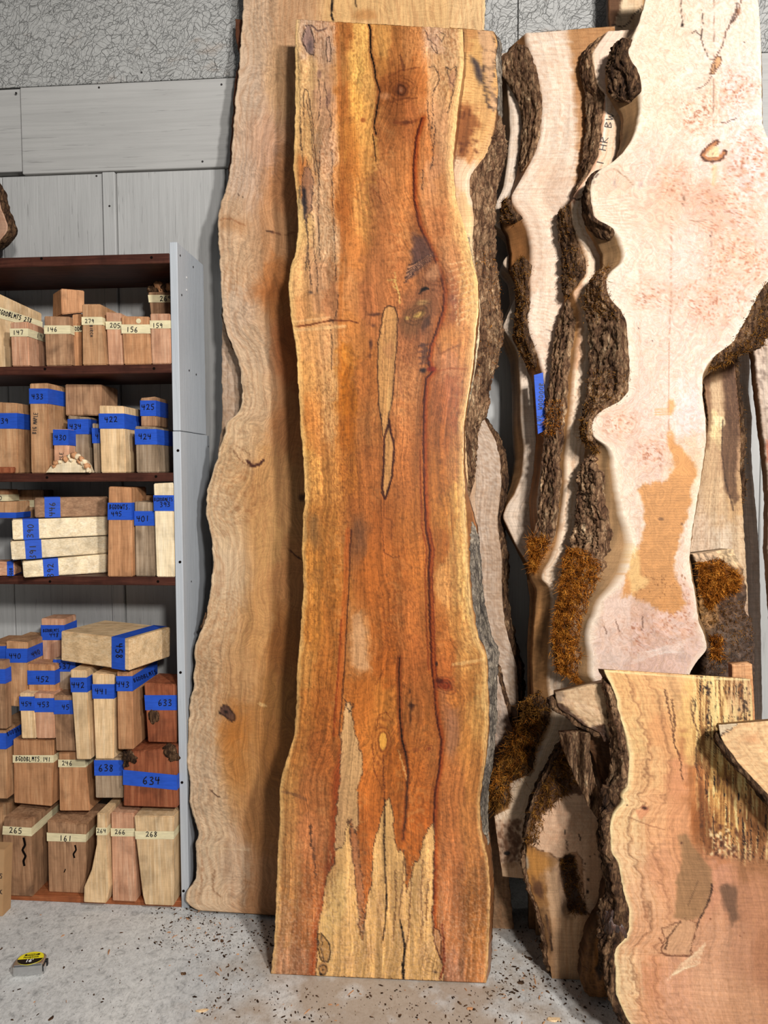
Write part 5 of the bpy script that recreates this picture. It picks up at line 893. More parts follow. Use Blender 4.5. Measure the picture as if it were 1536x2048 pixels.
    p.poly([(1324,1856),(1330,1880),(1322,1900),(1332,1912),(1380,1910),(1390,1870),(1392,1846),(1370,1838)], (206,160,118), .5, 5, 5, (120,76,52), 1); p.line([(1362,1842),(1348,1860),(1334,1878),(1330,1900)],(90,58,40),1.8,.8,4); p.line([(1318,1876),(1326,1890),(1322,1906),(1340,1912),(1380,1912)],(110,66,44),1.8,.7,3)
    p.poly([(1272,1620),(1298,1616),(1296,1626),(1278,1640)], (222,148,104), .8, 2, 2); p.ell(1289,1616,8,4.5,(150,90,64),.95,10,.3,.3); p.ell(1289,1616,5,2.5,(60,36,26),.9,10,.4,.4); p.ell(1254,1610,2.6,1.6,(20,14,12),.95); p.line([(1256,1634),(1276,1642),(1300,1652),(1330,1660)],(140,90,60),1,.6,2)
    p.ell(1421,1838,3,2.4,(130,80,54),.9); p.ell(1480,1872,2.6,2.6,(130,80,54),.9); p.ell(1488,1866,2.6,2.6,(130,80,54),.9); p.ell(1363,1686,4,3,(90,56,40),.8,-40)
    for k in range(10): p.line([(1336+k*2, 1960-k*2), (1360+k*4, 1930), (1384+k*3, 1912-k*3)], (250,222,180), 1, .5, 4)
    p.blend(np.clip(1-dl/(6+8*fbm(Y/20, Y*0, 2)), 0, 1)*.8, (250,228,172)); p.line([(1210,1342),(1300,1349),(1400,1356),(1500,1360)],(246,220,160),1.6,.8,1)
N_ = Slab('front_slab', 'nearest slab at lower right, honey-coloured with wavy growth rings and a rotted streaky yellow side', 'wood slab', 1.66, .165, .05, NL, NR, ((1207,1339),(1502,1358)), ((1312,2120),(1640,2130)), 2.2, M['burl'], paint_N, lback=NB, side=(96,66,42), jit=1.6)
_, n1_ = N_.bark('L', 1360, 1600, M['bark'], .007, .003, .05, 1, step=2, ns=14); _, n2_ = N_.bark('L', 1600, 2100, M['bark_dark'], .010, .004, 0, 1, step=2, ns=16, label='dark wet-looking bark')
# dark shiny bark knob on N's edge
def blob(name, c, r, mat, parent, amp=.25, sd=0, seg=40):
    bm = bmesh.new(); bmesh.ops.create_uvsphere(bm, u_segments=seg, v_segments=seg//2, radius=1)
    for v in bm.verts:
        a = v.co.copy(); n = fbm(np.array([a.x*2.5+sd+a.z]), np.array([a.y*2.5+a.z*1.7]), 4)[0]-.5; v.co = Vector((a.x*r[0], a.y*r[1], a.z*r[2]))*(1+n*2*amp)+Vector(c)
    me = bpy.data.meshes.new(name); bm.to_mesh(me); bm.free(); me.materials.append(mat); me.polygons.foreach_set('use_smooth', [True]*len(me.polygons))
    o = bpy.data.objects.new(name, me); COL.objects.link(o)
    if parent: o.parent = parent
    return o
wet = bark_mat('wet_bark', [(26,16,12),(54,34,26),(84,56,44),(120,90,76)], 1.2); wet.node_tree.nodes['Principled BSDF'].inputs['Roughness'].default_value = .22; wet.node_tree.nodes['Principled BSDF'].inputs['Specular IOR Level'].default_value = .6
blob('bark_knob', P1(1232,1852,1.735), (.034,.03,.05), wet, N_.obj, .35, 3)
blob('bark_knob', P1(1222,1590,1.78), (.024,.02,.03), M['bark_dark'], N_.obj, .5, 9)
# O: slab corner jutting in from the right
OL = [(1437,1452),(1440,1474),(1450,1490),(1466,1510),(1480,1530),(1500,1550),(1520,1572),(1540,1594),(1560,1620),(1600,1670)]
OB = off([(1434,1456),(1436,1478),(1442,1498),(1456,1520),(1472,1542),(1492,1564),(1512,1590),(1536,1616),(1556,1640),(1600,1690)], -1)
def paint_O(p):
    X, Y = p.X, p.Y; p.fill((236,192,140)); p.contours((X*.5+Y*.8)/90+p.n1*.3, (200,146,98), 7, .45, 1, 4); hr = (.5+.5*np.sin((X-Y)/3.0+p.n1*14))**2; p.mul(hr*.5, .85); p.ell(1500,1478,30,14,(196,140,96),.6,-10,.9,.8)
    p.poly([(1430,1445),(1470,1438),(1476,1448),(1456,1462),(1440,1474)], (206,186,156), .8, 2, 5, (80,58,44), 1); p.line([(1450,1440),(1466,1438),(1474,1443)],(70,50,40),2.2,.85,3)
O_ = Slab('corner_slab', 'corner of a pale slab with a dark bark rim entering from the right, over the front slab', 'wood slab', 1.58, .165, .04, OL, [(1760,1430),(1800,1670)], ((1440,1450),(1760,1424)), ((1600,1670),(1800,1670)), 2.2, M['burl'], paint_O, lback=OB, side=(70,46,32), jit=2)
O_.bark('L', 1466, 1668, M['bark_dark'], .007, .004, 0, 1, step=1.6, ns=10)
# W: sawn board end behind N
WL = [(1464,1330),(1466,1400)]; WR = [(1504,1328),(1510,1440)]
W_ = Slab('board_end', 'small orange sawn board end poking up behind the front slab top right corner', 'wood offcut', 1.893, .0, .035, WL, WR, ((1464,1330),(1503,1328)), ((1470,1900),(1520,1900)), 4, M['rough'], lambda p: (p.field([(1480,1340,226,168,118),(1490,1380,206,146,98),(1490,1500,190,130,90)], 20, 30), p.contours(p.Y/40., (150,96,60), 6, .4, 1, 4)), lback=off(WL, -8), side=(130,84,56), jit=.6)
# slender slab edges in the gap left of F's foot
def strip(name, label, L, Rr, Y0, sl, th, top, bot, base, dark, n=8, side=(150,112,74)):
    return Slab(name, label, 'wood slab', Y0, sl, th, L, Rr, top, bot, 3, M['maple'], maple(base, dark, L, n, .2), side=side, jit=.8)
strip('narrow_slab', 'narrow brown slab edge in the dark gap, running down beside the pencilled slab', [(1056,1160),(1062,1200),(1056,1300),(1058,1420),(1058,1880)], [(1080,1160),(1080,1250),(1076,1330),(1078,1460),(1090,1880)], 2.15, .06, .03, ((1056,1160),(1082,1160)), ((1058,1870),(1090,1872)), (176,132,88), (130,90,56))
strip('split_slab', 'paler split slab edge with a broken top, just left of the pencilled slab above the lower moss', [(1070,1335),(1070,1400),(1072,1880)], [(1094,1350),(1100,1480),(1110,1880)], 2.12, .045, .02, ((1070,1334),(1094,1352)), ((1076,1880),(1110,1880)), (206,166,124), (160,116,80))
# blue tape and lettering on slab D's side, pencil on F
def ribbon(name, strokes, w, Y0, sl, mat, parent, lift=.0012):
    V, Fc = [], []
    for st in strokes:
        A = np.array(st, float)
        if len(A) > 2:                                        # smooth the stroke
            t = np.linspace(0, len(A)-1, (len(A)-1)*4+1); i = np.clip(t.astype(int), 0, len(A)-2); f = (t-i)[:, None]
            m1 = np.gradient(A, axis=0); h = lambda k: m1[k]
            A = (2*f**3-3*f**2+1)*A[i]+(f**3-2*f**2+f)*h(i)*.7+(-2*f**3+3*f**2)*A[i+1]+(f**3-f**2)*h(i+1)*.7
        T = np.gradient(A, axis=0); T /= np.maximum(np.linalg.norm(T, axis=1), 1e-6)[:, None]; Nn = np.stack([-T[:, 1], T[:, 0]], 1)*w/2
        a, b = A+Nn, A-Nn; pa = on_plane(a[:, 0], a[:, 1], Y0-lift, sl); pb = on_plane(b[:, 0], b[:, 1], Y0-lift, sl); k = len(V)
        for q, r in zip(pa, pb): V += [q, r]
        for j in range(len(A)-1): Fc.append([k+2*j, k+2*j+1, k+2*j+3, k+2*j+2])
    o = new_mesh(name, V, Fc, mat); o.parent = parent; return o
GLY = {'0': [[(.5,0),(.1,.25),(.08,.7),(.4,1),(.8,.8),(.9,.35),(.6,.02),(.5,0)]], '1': [[(.5,0),(.48,1)]], '2': [[(.05,.2),(.35,0),(.75,.1),(.7,.4),(.1,1),(.4,.85),(1,.95)]], '3': [[(.1,.08),(.6,0),(.85,.2),(.35,.45),(.85,.65),(.7,.95),(.05,.98)]],
 '4': [[(.1,.02),(.08,.45),(.6,.45),(.95,.4)],[(.72,0),(.66,1)]], '5': [[(.95,0),(.3,.03),(.2,.42),(.7,.45),(.85,.75),(.5,1),(.05,.92)]], '6': [[(.7,0),(.25,.35),(.1,.75),(.4,1),(.8,.85),(.65,.55),(.15,.65)]], '7': [[(.05,.05),(.9,.02),(.45,1)]],
 '8': [[(.85,.15),(.45,0),(.2,.2),(.75,.7),(.45,1),(.15,.8),(.55,.45),(.85,.15)]], '9': [[(.85,.25),(.45,.02),(.15,.3),(.5,.5),(.85,.25),(.75,1)]], '.': [[(.4,.9),(.55,1)]],
 'B': [[(.1,0),(.1,1)],[(.1,.02),(.8,.15),(.15,.48),(.9,.7),(.1,1)]], 'G': [[(.9,.15),(.45,0),(.08,.5),(.45,1),(.85,.85),(.85,.55),(.5,.55)]], 'D': [[(.1,0),(.1,1)],[(.1,.02),(.85,.35),(.7,.85),(.1,1)]], 'L': [[(.15,0),(.12,1),(.85,.95)]],
 'M': [[(.05,1),(.15,0),(.5,.6),(.85,0),(.95,1)]], 'T': [[(0,.03),(1,0)],[(.5,0),(.48,1)]], 'S': [[(.9,.1),(.4,0),(.15,.28),(.8,.62),(.6,1),(.05,.92)]], 'W': [[(0,0),(.22,1),(.5,.35),(.75,1),(1,0)]], 'A': [[(.05,1),(.5,0),(.95,1)],[(.2,.62),(.8,.6)]],
 'R': [[(.1,1),(.12,0),(.8,.15),(.15,.5),(.9,1)]], 'C': [[(.9,.12),(.4,0),(.08,.5),(.4,1),(.9,.9)]], 'H': [[(.1,0),(.1,1)],[(.85,0),(.85,1)],[(.1,.5),(.85,.48)]], 'P': [[(.12,1),(.12,0),(.85,.2),(.15,.5)]], 'E': [[(.85,0),(.12,.02),(.1,1),(.85,1)],[(.1,.5),(.7,.48)]],
 'N': [[(.1,1),(.1,0),(.85,1),(.85,0)]], 'I': [[(.5,0),(.5,1)]], 'O': [[(.5,0),(.1,.3),(.1,.75),(.5,1),(.9,.7),(.85,.2),(.5,0)]], 'K': [[(.12,0),(.12,1)],[(.85,0),(.15,.5),(.9,1)]], 'V': [[(.05,0),(.5,1),(.95,0)]], 'F': [[(.85,0),(.12,.02),(.1,1)],[(.1,.5),(.7,.48)]], ' ': []}
def text_px(txt, cx, cy, h, ang=0, asp=.62, gap=.28, skew=0, sd=0):
    """strokes of hand-printed writing centred at (cx, cy); ang 0 reads left to right, -90 reads upward"""
    R = random.Random(hash_(txt)+sd); w = h*asp; adv = w+h*gap*.7; tot = adv*len(txt)-h*gap*.7; a = math.radians(ang); out = []
    for i, ch in enumerate(txt):
        dy = R.uniform(-.06, .06)*h; ww = w*(.55 if ch in '1.I' else 1)
        for st in GLY.get(ch, []):
            q = []
            for (x, y) in st:
                X = -tot/2+i*adv+x*ww+(w-ww)/2+R.uniform(-.03, .03)*h; Y = (y-.5)*h+dy; X -= skew*Y
                q.append((cx+X*math.cos(a)-Y*math.sin(a), cy+X*math.sin(a)+Y*math.cos(a)))
            out.append(q)
    return out
def hash_(s): return sum((i+1)*ord(c) for i, c in enumerate(s))
ribbon('pencil_lettering', text_px('1 HR BW', 1210, 279, 14, -78, .9, .3), 1.5, 2.03, .080, M['pencil'], F_.obj, .0015)
TA = [(1068,750),(1086,745),(1090,800),(1092,860),(1076,868),(1072,810)]
c0 = on_plane(np.array([q[0] for q in TA], float), np.array([q[1] for q in TA], float), 2.094, .07); c1 = c0.copy(); c1[:, 1] += .012
nt_ = len(TA); tp = new_mesh('label_tape', list(c0)+list(c1), [list(range(nt_))[::-1], list(range(nt_, 2*nt_))]+[[i, (i+1) % nt_, nt_+(i+1) % nt_, nt_+i] for i in range(nt_)], M['blue'], D_.obj)
ribbon('writing', text_px('LVL WOODOOR', 1081, 808, 9, -86, .6, .4), 1.3, 2.094, .07, M['ink'], tp)
# ================================================================== shelving unit
unit = empty('shelving_unit', (-1.2, YF, 0)); tag(unit, 'open shelving unit with grey painted upright and dark stained shelves, full of wood blocks', 'shelves')
def ubox(name, *a, **k):
    o = box(name, *a, **k); o.parent = unit; o.matrix_parent_inverse = Matrix.Translation((1.2, -YF, 0)); return o
INVU = Matrix.Translation((1.2, -YF, 0))
XI = P1(352, 1200, YF)[0]; XO = P1(367, 1200, YF)[0]; zsp = P1(352, 862, YF)[2]; ztop = P1(341, 484, YF)[2]
up_hi = ubox('upright_board', XI, XO, YF, YF+.245, zsp+.001, ztop, M['paint_s'], bevel=.0015)
up_lo = ubox('upright_board', XI, XO+.001, YF-.003, YF+.275, 0, zsp-.001, M['paint_s'], bevel=.0015)
SZ = {}
for n, yt, yb in ((1, 507, 527), (2, 728.5, 746), (3, 945.5, 963), (4, 1154, 1171)):
    zt, zb = P1(300, yt, YF)[2], P1(300, yb, YF)[2]; SZ[n] = zt
    ubox('shelf', -2.05, XI-.001, YF+.001, YF+.275, zb, zt, M['shelf'])
ubox('base_board', -2.05, XI-.001, YF+.0, YF+.27, 0, .020, M['base']); SZ[5] = .020
ubox('upright_board', -2.075, -2.052, YF, YF+.27, 0, ztop, M['paint_s'], bevel=.0015)
for pt in ((83,517),(303,515),(90,738),(308,737),(94,955),(312,953),(100,1163),(316,1163)): dots('bolt_hole', [pt], YF+.0008, .0042, M['hole'], unit, INVU)
for pt in ((356,901),(360,1124),(361,1345),(364,1565),(367,1782)): dots('bolt_hole', [pt], YF-.0036, .0042, M['hole'], unit, INVU)
def side_dot(x, y, mat, r=.003, X=None):
    r_ = rays(x, y); t = (X or XO)/r_[0]; c = CP+r_*t; V = []; n = 10
    for j in range(n): a = 2*math.pi*j/n; V.append(((X or XO)+.0016, c[1]+r*math.cos(a), c[2]+r*math.sin(a)))
    for j in range(n): a = 2*math.pi*j/n; V.append(((X or XO)-.001, c[1]+r*math.cos(a), c[2]+r*math.sin(a)))
    o = new_mesh('screw', V, [list(range(n))]+[[j, n+j, n+(j+1) % n, (j+1) % n] for j in range(n)], mat, unit); o.matrix_parent_inverse = INVU
for (x, y, m) in ((373,555,'screw_lt'),(373,580,'screw_lt'),(386,534,'screw'),(360,511,'screw'),(363,590,'screw'),(392,749,'screw'),(378,741,'screw'),(382,1163,'screw'),(416,893,'screw')): side_dot(x, y, M[m])
XIN = XI-.0015
# ------------------------------------------------------------------ wood blocks
def ray_pn(x, y, p0, n):
    r = rays(x, y); t = ((p0-CP)@n)/(r@n); return CP+r*t[..., None]
BLK = {}
def blk(label, mat, rows, d, depth, tape=None, txt=(), side_txt=None, name='wood_block', cat='wood block', bev=.0025, vert=None, jit=.0012, z0=None, smat=None, marks=()):
    """rows: (xl, yl, xr, yr) of the front face from top to bottom; d: distance of the left and right edge behind the shelf front"""
    dl, dr = (d, d) if not isinstance(d, tuple) else d
    L = [P1(r[0], r[1], YF+dl) for r in rows]; R_ = [P1(r[2], r[3], YF+dr) for r in rows]
    # keep the block square with its support, inside the upright
    if z0 is not None:
        L[-1][2] = z0; R_[-1][2] = z0
    for q in R_: q[0] = min(q[0], XIN)
    dv = (R_[0]-L[0]); dv[2] = 0; dv /= np.linalg.norm(dv); nb = np.array([-dv[1], dv[0], 0])    # away from the camera
    rr = random.Random(hash_(label)); J = lambda: np.array([rr.uniform(-jit, jit), 0, rr.uniform(-jit, jit)])
    BLs = [q+nb*depth+J() for q in L]; BRs = [q+nb*depth+J() for q in R_]
    for q in BRs: q[0] = min(q[0], XIN)
    for q in BLs+BRs: q[1] = min(q[1], YW-.014)
    if z0 is not None: BLs[-1][2] = BRs[-1][2] = z0
    c = (L[-1]+R_[-1]+BLs[-1]+BRs[-1])/4; c[2] = min(L[-1][2], R_[-1][2])
    n = len(rows); bm = bmesh.new(); A = [[bm.verts.new(q-c) for q in S] for S in (L, R_, BRs, BLs)]
    for k in range(n-1):
        for s_ in range(4): a, b = A[s_], A[(s_+1) % 4]; bm.faces.new((a[k], a[k+1], b[k+1], b[k]))
    bm.faces.new([A[s_][0] for s_ in range(4)]); bm.faces.new([A[s_][-1] for s_ in (3, 2, 1, 0)])
    bmesh.ops.recalc_face_normals(bm, faces=bm.faces[:])
    if bev: bmesh.ops.bevel(bm, geom=[e for e in bm.edges if e.calc_face_angle(0) > .5], offset=bev, segments=2, affect='EDGES')
    me = bpy.data.meshes.new(name); bm.to_mesh(me); bm.free(); me.materials.append(M[mat]); root = bpy.data.objects.new(name, me); COL.objects.link(root); root.location = c
    tag(root, label, cat); inv = Matrix.Identity(4)
    fn = np.cross(dv, [0, 0, 1]);
    T = None
    if tape:
        kind, a0, a1 = tape[0], tape[1], tape[2]; lift = .0012
        cen = sum(L+R_+BLs+BRs)/(4*n)
        if vert is None:
            # horizontal band: a0/a1 = photo rows at the left edge (and optional right edge)
            b0, b1 = (tape[3], tape[4]) if len(tape) > 3 else (a0, a1)
            def at(S, ys, y):
                ys = np.array(ys, float); return np.array([np.interp(y, ys, [q[k] for q in S]) for k in range(3)])
            yl = [r[1] for r in rows]; yr = [r[3] for r in rows]
            ring = []
            for (S, yy, e0, e1) in ((L, yl, a0, a1), (R_, yr, b0, b1), (BRs, yr, b0, b1), (BLs, yl, a0, a1)):
                ring.append((at(S, yy, e0), at(S, yy, e1)))
            V = []
            for (p, q) in ring:
                for w in (p, q):
                    o_ = w-cen; o_[2] = 0; sx = np.sign(o_@dv); sn = np.sign(o_@nb); V.append(w+dv*sx*lift+nb*sn*lift-c)
            Fc = [[2*i, 2*i+1, (2*i+3) % 8, (2*i+2) % 8] for i in range(4)]
        else:
            # band round a lying block: a0/a1 = photo columns at the top edge of the front face
            w0 = (a0-rows[0][0])/(rows[0][2]-rows[0][0]); w1 = (a1-rows[0][0])/(rows[0][2]-rows[0][0]); V = []
            ed = ((L[0], R_[0], 1, -1), (L[-1], R_[-1], -1, -1), (BLs[-1], BRs[-1], -1, 1), (BLs[0], BRs[0], 1, 1))
            for (p, q, sz_, sn) in ed:
                for w in (w0, w1): V.append(p+(q-p)*w+np.array([0, 0, sz_*lift])+nb*sn*lift-c)
            Fc = [[2*i, 2*i+1, (2*i+3) % 8, (2*i+2) % 8] for i in range(4)]
        T = new_mesh('label_tape', V, Fc, M[kind], root)
    def put(strokes, w, p0, nrm, mat, nm, par):
        V, Fc = [], []
        for st in strokes:
            A_ = np.array(st, float)
            if len(A_) > 2:
                t = np.linspace(0, len(A_)-1, (len(A_)-1)*3+1); i = np.clip(t.astype(int), 0, len(A_)-2); f = (t-i)[:, None]; g = np.gradient(A_, axis=0)
                A_ = (2*f**3-3*f**2+1)*A_[i]+(f**3-2*f**2+f)*g[i]*.6+(-2*f**3+3*f**2)*A_[i+1]+(f**3-f**2)*g[i+1]*.6
            Tn = np.gradient(A_, axis=0); Tn /= np.maximum(np.linalg.norm(Tn, axis=1), 1e-6)[:, None]; N_s = np.stack([-Tn[:, 1], Tn[:, 0]], 1)*w/2
            a, b = A_+N_s, A_-N_s; pa = ray_pn(a[:, 0], a[:, 1], p0, nrm); pb = ray_pn(b[:, 0], b[:, 1], p0, nrm); k = len(V)
            for q, r in zip(pa, pb): V += [q-c, r-c]
            for j in range(len(A_)-1): Fc.append([k+2*j, k+2*j+1, k+2*j+3, k+2*j+2])
        return new_mesh(nm, V, Fc, mat, par)
    for (s_, x, y, h, ang, *m) in txt:
        put(text_px(s_, x, y, h, ang, .62 if len(s_) < 6 else .46, .28 if len(s_) < 6 else .2), m[1] if len(m) > 1 else max(1.1, h*.15), L[0]-nb*(.0022 if T else .001), nb, M[m[0] if m else 'ink'], 'writing', T if (T and not m) else root)
    if side_txt and T: put([[(x, y) for x, y in st] for st in text_px(*side_txt)], 1.0, R_[0]+dv*.0022, dv, M['ink'], 'writing', T)
    for mk in marks: put([mk[0]], mk[1], L[0]-nb*.0008, nb, M[mk[2]], 'stain' if mk[2] == 'hole' else 'pencil_mark', root)
    return root
R4 = lambda xl, yt, xr, yb, sx=3: [(xl, yt, xr, yt), (xl+sx, yb, xr+sx, yb)]
# ---- top compartment
z = SZ[2]+.0005
blk('long pale block with masking tape angled behind block 147 on the top compartment', 'palev', [(-4,586,84,627),(-4,731,84,752)], (.03,.19), .05, ('masking',612,634,644,660), [('BGDDBLMTS 238',30,632,9,17)], z0=z)
blk('dark reddish block end behind the pale block at far left of top compartment', 'redv', [(-20,590,30,607),(-20,750,30,752)], (.235,.25), .02, z0=z)
blk('pinkish block with masking tape reading 147', 'pinkv', [(20,645,55,643),(24,732,58,732)], .0, .145, ('masking',657,673), [('147',36,665,9,0)], z0=z, side_txt=('147',82,672,9,10,.5))
blk('rough brown block with masking tape reading 146', 'brownv', [(88,632,139,633),(92,732,143,732)], .004, .024, ('masking',651,668), [('146',104,659,9,0)], z0=z)
blk('tilted brown cube resting on top of the 146 block', 'orangev', [(122,577,169,581),(124,629,169,624)], (.055,.105), .09, jit=.003)
blk('orange block half hidden between the 146 and 279 blocks', 'orangev', [(144,629,163,627),(146,732,163,732)], .034, .09, ('masking',651,663), [('BGDDBLA',157,657,8,0)], z0=z)
blk('tall tan block with masking tape reading 279 and faint vertical lettering', 'tanv', [(164,608,201,608),(165,731,213,730)], .0, .12, ('masking',634,650), [('279',179,642,8,0),('BIRCH',183,662,6,88,'pencil',.9)], z0=z)
blk('slim pinkish block with masking tape reading 205, between blocks 279 and 156', 'pinkv', [(211,624,242,626),(217,731,248,730)], .008, .15, ('masking',643,659), [('205',230,651,9,0)], z0=z)
b156 = blk('squarish orange-brown block with masking tape reading 156 and a round pale sticker', 'orangev', [(242,632,298,633),(248,729,303,728)], .0, .11, ('masking',649,667), [('156',264,659,10,0)], z0=z)
blk('pink block with masking tape reading 159 next to the grey upright', 'pinkv', [(300,627,340,627),(303,728,344,728)], .0, .12, ('masking',641,657), [('159',315,651,9,0)], z0=z)
b269 = blk('tall knobbly burl block with masking tape reading 269, behind blocks 156 and 159', 'brownv', [(296,584,350,584),(303,640,350,640),(303,728,352,728)], .135, .09, ('masking',590,605), [('269',331,597,10,0)], z0=z)
def attach(o, root):
    o.parent = root; o.matrix_parent_inverse = Matrix.Translation(-Vector(root.location)); return o
for i, (x, y, r) in enumerate(((304,578,.013),(318,572,.016),(330,578,.014),(341,574,.015),(312,582,.012),(326,584,.013))):
    attach(blob('burl_knob', P1(x, y+2, YF+.16), (r, .02, r*1.1), M['orangev'] if i % 2 else M['bark_dark'], None, .45, i*3, 20), b269)
def disc_on(px, py, d, r, mat, root, name):
    c = P1(px, py, YF+d-.001); n = 16; V = [(c[0]+r*math.cos(2*math.pi*j/n), c[1], c[2]+r*math.sin(2*math.pi*j/n)) for j in range(n)]; V += [(v[0], v[1]+.002, v[2]) for v in V]
    return attach(new_mesh(name, V, [list(range(n))[::-1]]+[[j, (j+1) % n, n+(j+1) % n, n+j] for j in range(n)], mat), root)
disc_on(277, 642, 0, .0075, M['masking'], b156, 'sticker')
# ---- second compartment
z = SZ[3]+.0005
blk('spotted tan block with blue tape reading 439 at the left edge', 'tanv', [(-8,804,33,806),(-6,946,36,946)], .018, .13, ('blue',826,857), [('439',5,842,10,0)], z0=z)
blk('thin dark board end lying in front of the 439 block', 'redv', [(-20,934,27,934),(-20,946,25,946)], -.002, .018, z0=z)
blk('tallest tan block with blue tape reading 433 and vertical lettering', 'tanv', [(59,767,95,766),(62,945,98,945)], .004, .12, ('blue',777,807), [('433',75,793,10,0),('BIG MAPLE',70,846,8,-86,'pencil',1.1)], z0=z)
blk('brown untaped block raised above the 434 block', 'brownv', [(130,768,203,769),(131,831,202,831)], .075, .12)
blk('short pinkish block with blue tape reading 430', 'pinkv', [(107,858,136,858),(108,945,138,945)], .0, .045, ('blue',859,890), [('430',121,875,10,0),('MAPLE',122,918,7,-88,'pencil',1.0)], z0=z)
blk('streaky grey block with blue tape reading 434', 'greyv', [(136,831,176,834),(138,945,180,945)], .05, .12, ('blue',838,868), [('434',151,853,10,0)], z0=z)
blk('slim grey block with blue tape squeezed between the 434 and 422 blocks', 'greyv', [(184,846,200,848),(188,945,203,945)], .03, .08, ('blue',856,886), [('4',194,872,9,0)], z0=z)
blk('broad pale block with a knot and blue tape reading 422', 'palev', [(198,811,247,812),(202,945,252,945)], .0, .13, ('blue',827,857), [('422',222,839,11,0)], z0=z)
blk('smoky pale block with blue tape reading 424', 'greyv', [(270,852,312,854),(273,945,318,945)], .0, .16, ('blue',858,889), [('424',290,873,11,0)], z0=z)
blk('small dark block with blue tape reading 425 standing on the 424 block', 'brownv', [(281,796,311,793),(282,853,312,853)], .055, .10, ('blue',801,832), [('425',296,814,11,0)])
def shard(name, label, poly, d, depth, mat, z0, cat='wood offcut', amp=.006, hi=None):
    F_ = [P1(x, y, YF+d) for x, y in poly]; c = sum(F_)/len(F_); c = np.array([c[0], YF+d+depth/2, z0]); n = len(F_)
    for q in F_: q[2] = max(q[2], z0)
    V = [q-c for q in F_]+[(q-c)*np.array([.9, 1, .9])+np.array([0, depth, 0]) for q in F_]
    o = new_mesh(name, V, [list(range(n)), list(range(n, 2*n))[::-1]]+[[i, n+i, n+(i+1) % n, (i+1) % n] for i in range(n)], mat); o.location = c; tag(o, label, cat)
    if hi:
        for k, (x, y, r) in enumerate(hi): attach(blob('burl_knob', P1(x, y, YF+d+.001), (r, r*1.2, r), M['whitev'] if k % 2 else M['orangev'], None, .6, k*2.3, 16), o)
    return o
shard('burl_shard', 'small golden knobbly burl shard in front of blocks 430 and 434', [(92,945),(104,930),(110,922),(124,920),(138,914),(152,912),(166,918),(174,928),(181,945)], -.015, .04, M['whitev'], z,
      hi=[(112,926,.008),(120,924,.006),(132,918,.009),(140,914,.008),(148,911,.010),(156,913,.009),(163,918,.009),(169,924,.010),(174,932,.010),(177,940,.008),(160,924,.008),(170,934,.007),(108,932,.006),(143,920,.007)])
# ---- third compartment
z = SZ[4]+.0005
blk('tall orange block with blue tape reading BGDDWTS. 495', 'orangev', [(217,973,262,975),(215,1152,265,1152)], .0, .12, ('blue',1005,1039), [('BGDDWTS.',240,1014,9,0),('495',233,1028,9,0)], z0=z)
blk('grey rippled block with blue tape reading 401', 'greyv', [(269,1003,308,1005),(271,1152,311,1152)], .012, .10, ('blue',1022,1051), [('401',286,1037,11,0)], z0=z)
blk('tallest white block with blue tape reading BGDDBMETS. 393', 'whitev', [(307,967,350,965),(313,1152,352,1152)], .0, .12, ('blue',990,1021), [('BGDDBMETS.',329,999,7,0),('393',330,1009,9,0)], z0=z)
blk('tan block top showing behind the 401 block', 'tanv', [(280,990,312,991),(284,1150,312,1150)], .13, .08, z0=z)
# a lying stack, lowest first
def lying(label, mat, TL, TR, BR, BL, dl, dr, depth, tp, txt, **k): return blk(label, mat, [(TL[0], TL[1], TR[0], TR[1]), (BL[0], BL[1], BR[0], BR[1])], (dl, dr), depth, tp, txt, vert=True, **k)
lying('whitish long billet with blue tape reading 392, bottom of the lying stack', 'whiteh', (45,1124), (216,1108), (216,1143), (48,1163), -.045, .085, .075, ('blue',84,114), [('392',101,1141,12,-90)], z0=SZ[4]+.002)
lying('whitish long billet with blue tape reading 391, middle of the lying stack', 'whiteh', (21,1083), (216,1072), (216,1106), (24,1120), -.045, .10, .075, ('blue',48,80), [('391',65,1104,13,-90)])
lying('whitish long billet with blue tape reading 390, on top of the 391 billet', 'whiteh', (24,1040), (216,1033), (216,1070), (26,1080), -.045, .10, .075, ('blue',44,75), [('390',61,1062,12,-90)])
lying('dark grey-brown billet with blue tape reading 446, topmost of the lying stack', 'brownh', (69,996), (216,993), (216,1032), (70,1035), .0, .11, .08, ('blue',88,119), [('446',104,1018,12,-90)])
blk('small tan block with blue tape left of the 446 billet', 'tanv', [(-6,1004,32,1003),(-4,1037,32,1037)], .05, .08, ('blue',1025,1036))
blk('brown block with masking tape reading 2 behind the 446 billet', 'brownv', [(18,980,86,980),(20,1037,86,1037)], .16, .07, ('masking',1000,1014), [('2',43,1008,8,0)])
blk('orange block with masking tape at the far left edge above the white billets', 'orangev', [(-30,979,16,979),(-30,1003,17,1003)], .09, .06, ('masking',989,1002), [('0',1,996,8,0)])
blk('pinkish billet end with blue tape left of the 392 billet', 'pinkh', [(-30,1124,28,1124),(-30,1164,29,1160)], (-.02,.0), .07, ('blue',14,27), [('BGDB',22,1145,6,-90)], vert=True, z0=SZ[4]+.002)
